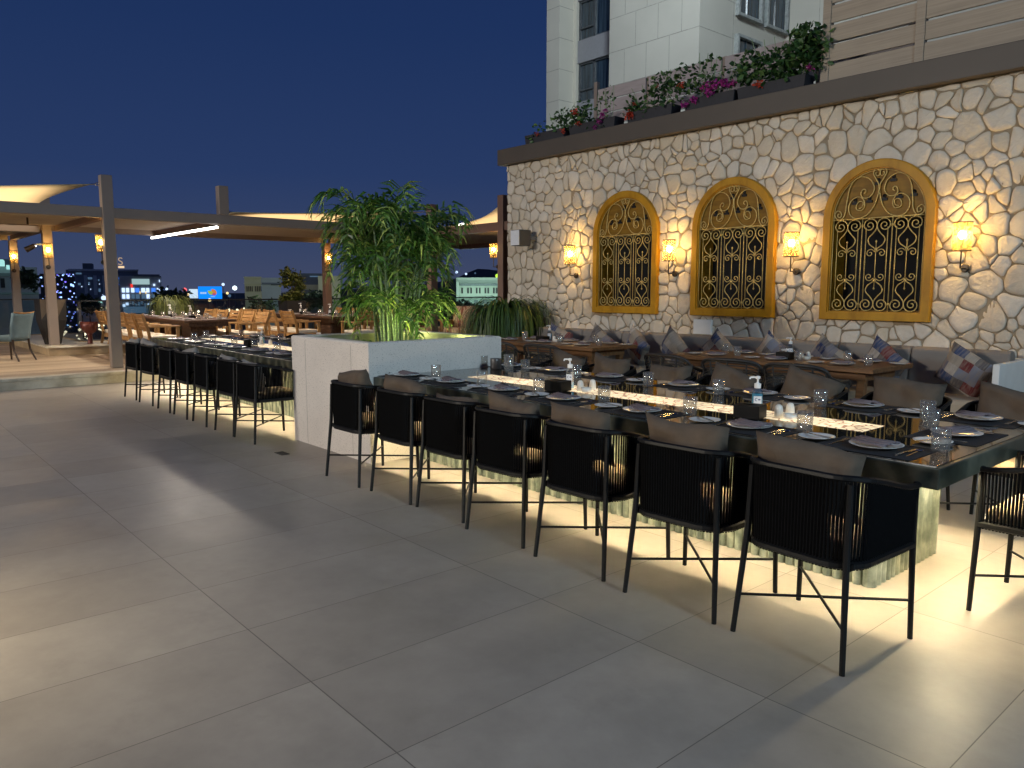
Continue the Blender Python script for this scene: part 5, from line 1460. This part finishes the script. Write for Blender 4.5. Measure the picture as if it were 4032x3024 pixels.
while x < 645:
    w_ = rw.uniform(10, 17)
    P('shop_window', MW if rw.random() < .75 else MB_, [(x, 1133, x + w_, 1150)]); P('shop_window', MW if rw.random() < .6 else MDW, [(x, 1157, x + w_, 1174)])
    if rw.random() < .6: P('shop_lamp', MWW, [(x + w_ + 1, 1146, x + w_ + 4, 1155)], -.6, -.3)
    x += w_ + rw.uniform(4, 9)
for k in range(14):
    P('shop_window', MW if rw.random() < .6 else MDW, [(478 + k * 12, 1190 + rw.uniform(-6, 6), 486 + k * 12 + rw.uniform(-2, 4), 1198 + rw.uniform(-4, 8))])
P('shop_window', MDW, [(480, 1205, 600, 1230)], -.2); 
t = thing('billboard', 'blue glowing billboard with fruit slices and a white panel beside it', 'billboard', tuple(far(826, 180)), math.atan2(.754, .657))
def bb(nm, mat, x0, y0, x1, y1, ya=-.2, yb=0):
    k = 180 / 3051; MB().box((x0 - 826) * k, (x1 - 826) * k, ya, yb, zy(y1, 180) + 10, zy(y0, 180) + 10).build(nm, mat, t)
MBL = em('billboard_blue', '0a78e8', 1.5)
bb('screen', MBL, 780, 1127, 872, 1175); bb('white_panel', em('billboard_white', 'd4ecff', .95), 744, 1137, 777, 1173)
MB().box(-.3, .3, .1, .6, .01, zy(1175, 180) + 10).build('mast', dkb2, t)
for i, (x0, y0, x1, y1) in enumerate([(788, 1149, 796, 1156), (797, 1149, 804, 1156), (805, 1149, 812, 1156), (828, 1166, 845, 1168)]): bb('white_lettering_block', em('lettering_glow', 'bcdcff', .8), x0, y0, x1, y1, -.26, -.21)
def fruit(cx, cy, r, a0, a1, col, dy):
    k = 180 / 3051; pts = [(0, 0)] + [(r * math.cos(R(a0 + (a1 - a0) * i / 10)), r * math.sin(R(a0 + (a1 - a0) * i / 10))) for i in range(11)]
    b = MB(); n = len(pts); c0 = ((cx - 826) * k, zy(cy, 180) + 10)
    b.add([(c0[0] + p[0] * k, y, c0[1] + p[1] * k) for y in (dy, dy + .04) for p in pts], [tuple(range(n)), tuple(range(2 * n - 1, n - 1, -1))] + [(i, (i + 1) % n, n + (i + 1) % n, n + i) for i in range(n)])
    b.build('fruit_slice', em('fruit_glow', col, .8), t)
fruit(833, 1145, 15, 170, 330, 'a9c84e', -.27); fruit(838, 1152, 15, -20, 120, 'e08a4a', -.33); fruit(843, 1152, 10, 200, 330, 'b85a8a', -.38)
t, P = building('villa', 'dim beige villa with narrow slit windows beyond the railing', 962, 1028, 1090, 120, 12, villa_m)
P('slit_window', vdark, [(970 + i * 7 + (6 if i > 3 else 0), 1126, 973 + i * 7 + (6 if i > 3 else 0), 1146) for i in range(8)]); P('cornice', villa_m, [(960, 1089, 1030, 1094), (960, 1113, 1030, 1117)], -.4)
t, P = building('villa', 'dim flat roofed villa next to the slit windowed villa', 1029, 1105, 1093, 121, 12, dkb)
P('cornice', dkb2, [(1029, 1112, 1105, 1119)], -.4); P('dark_recess', vdark, [(1066, 1117, 1103, 1122)])
t, P = building('villa', 'dark roofed house left of the palm, beyond the lantern post', 1180, 1300, 1076, 130, 14, dkb2)
P('pale_band', villa_m, [(1200, 1120, 1300, 1140)]); P('skylight', MDW, [(1220, 1086, 1252, 1090)]); P('wall_light', MW, [(1229, 1180, 1246, 1187), (1248, 1181, 1254, 1187)], -2, -1.8)
t, P = building('villa', 'pale green lit house wall behind the lantern post left of the palm', 1252, 1340, 1086, 118, 14, villa_m)
t, P = building('school', 'pale teal lit long building with paired slit windows right of the palm', 1795, 2060, 1092, 110, 16, school_m)
P('eaves', pm('grey_eaves', '6d7a78', .8), [(1812, 1116, 2060, 1124)], -.8); P('string_course', school_m, [(1800, 1167, 2060, 1174)], -.5); P('pilaster', school_m, [(1797, 1108, 1808, 1173)], -.6)
P('slit_window', vdark, [(x, 1132, x + 6, 1154) for x in (1816, 1839, 1851, 1873, 1885, 1907, 1918, 1940, 1951)])
P('window', pm('grey_window', '4f5f5c', .4), [(1866, 1180, 1882, 1197), (1899, 1180, 1916, 1197), (1932, 1180, 1950, 1197)])
lamp('school_lamp', 'POINT', tuple(far(1876, 104, zy(1212, 104))), 900, (.75, 1, .9), shadow_soft_size=.3)
lamp('school_lamp', 'POINT', tuple(far(1960, 96, zy(1100, 96))), 3200, (.7, 1, .92), shadow_soft_size=.3)
lamp('school_lamp', 'POINT', tuple(far(1850, 92, zy(1190, 92))), 2600, (.7, 1, .92), shadow_soft_size=.3)
lamp('street_glow', 'POINT', tuple(far(1150, 100, 4)), 700, (.95, 1, .8), shadow_soft_size=.3)
lamp('street_glow', 'POINT', tuple(far(990, 100, 4)), 900, (.95, 1, .8), shadow_soft_size=.3)
# hills on the skyline
hp_ = MB(); rows = []
for i, (d, hz) in enumerate(((700, -10), (900, 20), (1000, 26), (1300, -10))):
    rows.append([tuple(far(px, d, hz if hz < 0 else hz * (.75 + .35 * math.sin(px * .006 + i) + .1 * math.sin(px * .031)) * min(1, max(.15, (px - 1450) / 420)))) for px in range(1200, 3300, 40)])
struct(hp_.grid(rows).build('hill', pm('night_hill', '23242a', .95, var=.3, vs=.01), smooth=True))
# scattered street lamps: a pole and a glowing head each
def street_lamp(px, py, d, r, mat, lab):
    z = zy(py, d); p = far(px, d)
    t = thing('street_lamp', lab, 'street lamp', tuple(p), HEAD, 'street lamps and lights of the town')
    MB().lathe([(.10, 0.02), (.06, z + 9.8)], 6).build('pole', dkb2, t)
    MB().lathe([(0, -r), (r * .8, -r * .6), (r, 0), (r * .8, r * .6), (0, r)], 8, (0, 0, z + 10)).build('lamp_head', mat, t)
LP = [(878, 1119, 220, .45, MW), (893, 1153, 200, .35, MWW), (923, 1133, 190, .6, em('white_lamp_glow', 'dff5ff', 2.2)), (901, 1163, 230, .5, MDW), (726, 1140, 190, .55, em('red_lamp_glow', 'ff6a70', 1.3)), (738, 1158, 210, .35, MWW), (655, 1137, 215, .4, MW),
      (1797, 1071, 600, 1.1, MW), (1834, 1078, 600, .9, MW), (1870, 1075, 640, .7, MDW), (1958, 1086, 300, .9, em('lime_lamp_glow', 'c8ff4a', 1.3)), (1876, 1212, 103, .5, em('globe_glow', 'd8ffe8', 1.6)),
      (405, 1172, 150, .5, MW), (420, 1170, 150, .4, MWW), (822, 1180, 150, .35, MWW), (30, 1172, 150, .3, MW)]
for i, (a, c, d, r, m) in enumerate(LP): street_lamp(a, c, d, r, m, ['cold white street lamp right of the blue billboard', 'warm lamp low right of the blue billboard', 'bright white flood lamp right of the blue billboard', 'dim blue lamp low beside the beige villa', 'red lamp left of the white billboard panel', 'small warm lamp left of the white billboard panel', 'white lamp at the right end of the lit office',
      'left white lamp on the dark hill right of the palm', 'right white lamp on the dark hill right of the palm', 'faint lamp on the dark hill beside the wall corner', 'lime green lamp above the teal lit school', 'round globe lamp in front of the teal lit school', 'cold lamp just above the railing behind the tall post', 'warm lamp just above the railing behind the tall post', 'small warm lamp below the blue billboard', 'small white lamp at the railing, far left'][i])
# lights on the streets below, seen through the glass railing
lt = MB()
for _ in range(150):
    px = rw.choice((rw.uniform(230, 460), rw.uniform(470, 700), rw.uniform(720, 1020), rw.uniform(0, 200))); d = rw.uniform(140, 260) if px < 720 else rw.uniform(150, 420); p = far(px, d, -9.2 + rw.random() * 1.5); r = rw.uniform(.25, .6) * d / 250
    lt.lathe([(0, -r), (r, 0), (0, r)], 6, tuple(p))
o = lt.build('town_lights', em('town_light_glow', 'ffe9c4', 3.0)); o['kind'] = 'stuff'; tag(o, 'countless small lamps of the streets below seen through the glass railing', 'town lights')
def car(px, d, k, lab):
    p = far(px, d); t = thing('parked_car', lab, 'car', tuple(p), HEAD, 'cars on the street below the railing')
    b = MB(); b.grid([[(sx * w_, sy * l_, z) for sx, sy in ((-1, -1), (1, -1), (1, 1), (-1, 1))] for w_, l_, z in ((.85, 2.1, .25), (.9, 2.2, .6), (.88, 2.15, .9), (.7, 1.2, 1.4), (.62, 1.0, 1.45))], closed=True); n = len(b.v); b.f.append((n - 4, n - 3, n - 2, n - 1)); b.build('body', dkb2, t)
    for sx in (-1, 1):
        MB().lathe([(0, -.18), (.2, 0), (0, .18)], 8, (sx * .65, -2.2, .75)).build('tail_light', em('tail_light_glow', 'ff4a50', 2.2), t)
        for sy in (-1, 1):
            w = MB().lathe([(0, -.1), (.32, -.1), (.32, .1), (0, .1)], 12); w.v = [(z, x, y) for x, y, z in w.v]; w.move((sx * .82, sy * 1.35, .33)).build('wheel', vdark, t)
for i in range(5): car(243 + i * 16, 205 + i * 3, i, 'car with red tail lights in the street below, %s from the left' % ORD[i])
MWL = em('courtyard_glow', 'ffe6b0', 1.6)
t, P = building('arcade', 'long low lit arcade seen through the railing behind the tall post', 225, 470, 1190, 230, 12, dkb)
P('lit_bay', MT, [(236, 1180, 256, 1194), (284, 1180, 300, 1192), (378, 1181, 396, 1192)], -.3); P('lit_bay', MWL, [(236, 1210, 258, 1217), (274, 1209, 300, 1218), (334, 1210, 346, 1217), (372, 1209, 396, 1217), (410, 1206, 420, 1214)], -.3)
# dark trees of the town
def town_tree(px, top, d, w, n, lab):
    p = far(px, d); h = zy(top, d) + 10; t = thing('tree', lab, 'tree', tuple(p), 0, 'dark trees of the town')
    MB().tube([(0, 0, 0), (.1, 0, h * .6)], [.25, .1], 6).build('trunk', M['darkwood'], t)
    b = MB()
    for _ in range(5): leaf_quads(b, rw, (rw.uniform(-w, w) * .4, rw.uniform(-w, w) * .4, h - w * .5 - rw.random() * w * .7), w * .5, w * .5, w * .45, n // 5, w * .28)
    b.build('crown', M['citytree'], t)
for i, (a, c, d, w, lab) in enumerate([(315, 1150, 150, 2.6, 'dark tree in front of the dark hotel'), (345, 1152, 150, 2.6, 'dark tree left of the tall post'), (665, 1118, 170, 4, 'dark tree at the right end of the lit office'), (706, 1124, 165, 4.5, 'dark tree left of the billboard'), (1030, 1152, 105, 2, 'dark bush in front of the beige villa'),
      (1225, 1125, 100, 2.0, 'dark tree in front of the dark roofed house'), (1260, 1135, 96, 1.8, 'dark tree beside the lantern post'), (1800, 1180, 70, 2, 'dark tree below the school at its left end'), (1835, 1176, 68, 1.6, 'dark tree left of the globe lamp'), (1860, 1196, 66, 1.6, 'dark tree below the globe lamp'), (1925, 1195, 70, 1.5, 'dark tree right of the globe lamp'), (90, 1185, 110, 2.4, 'dark tree behind the leftmost post'), (1770, 1172, 72, 2, 'dark tree behind the brown post'), (110, 1050, 60, 1.3, 'lit tree between the two left lantern posts')]):
    town_tree(a, c, d, w, 420, lab)
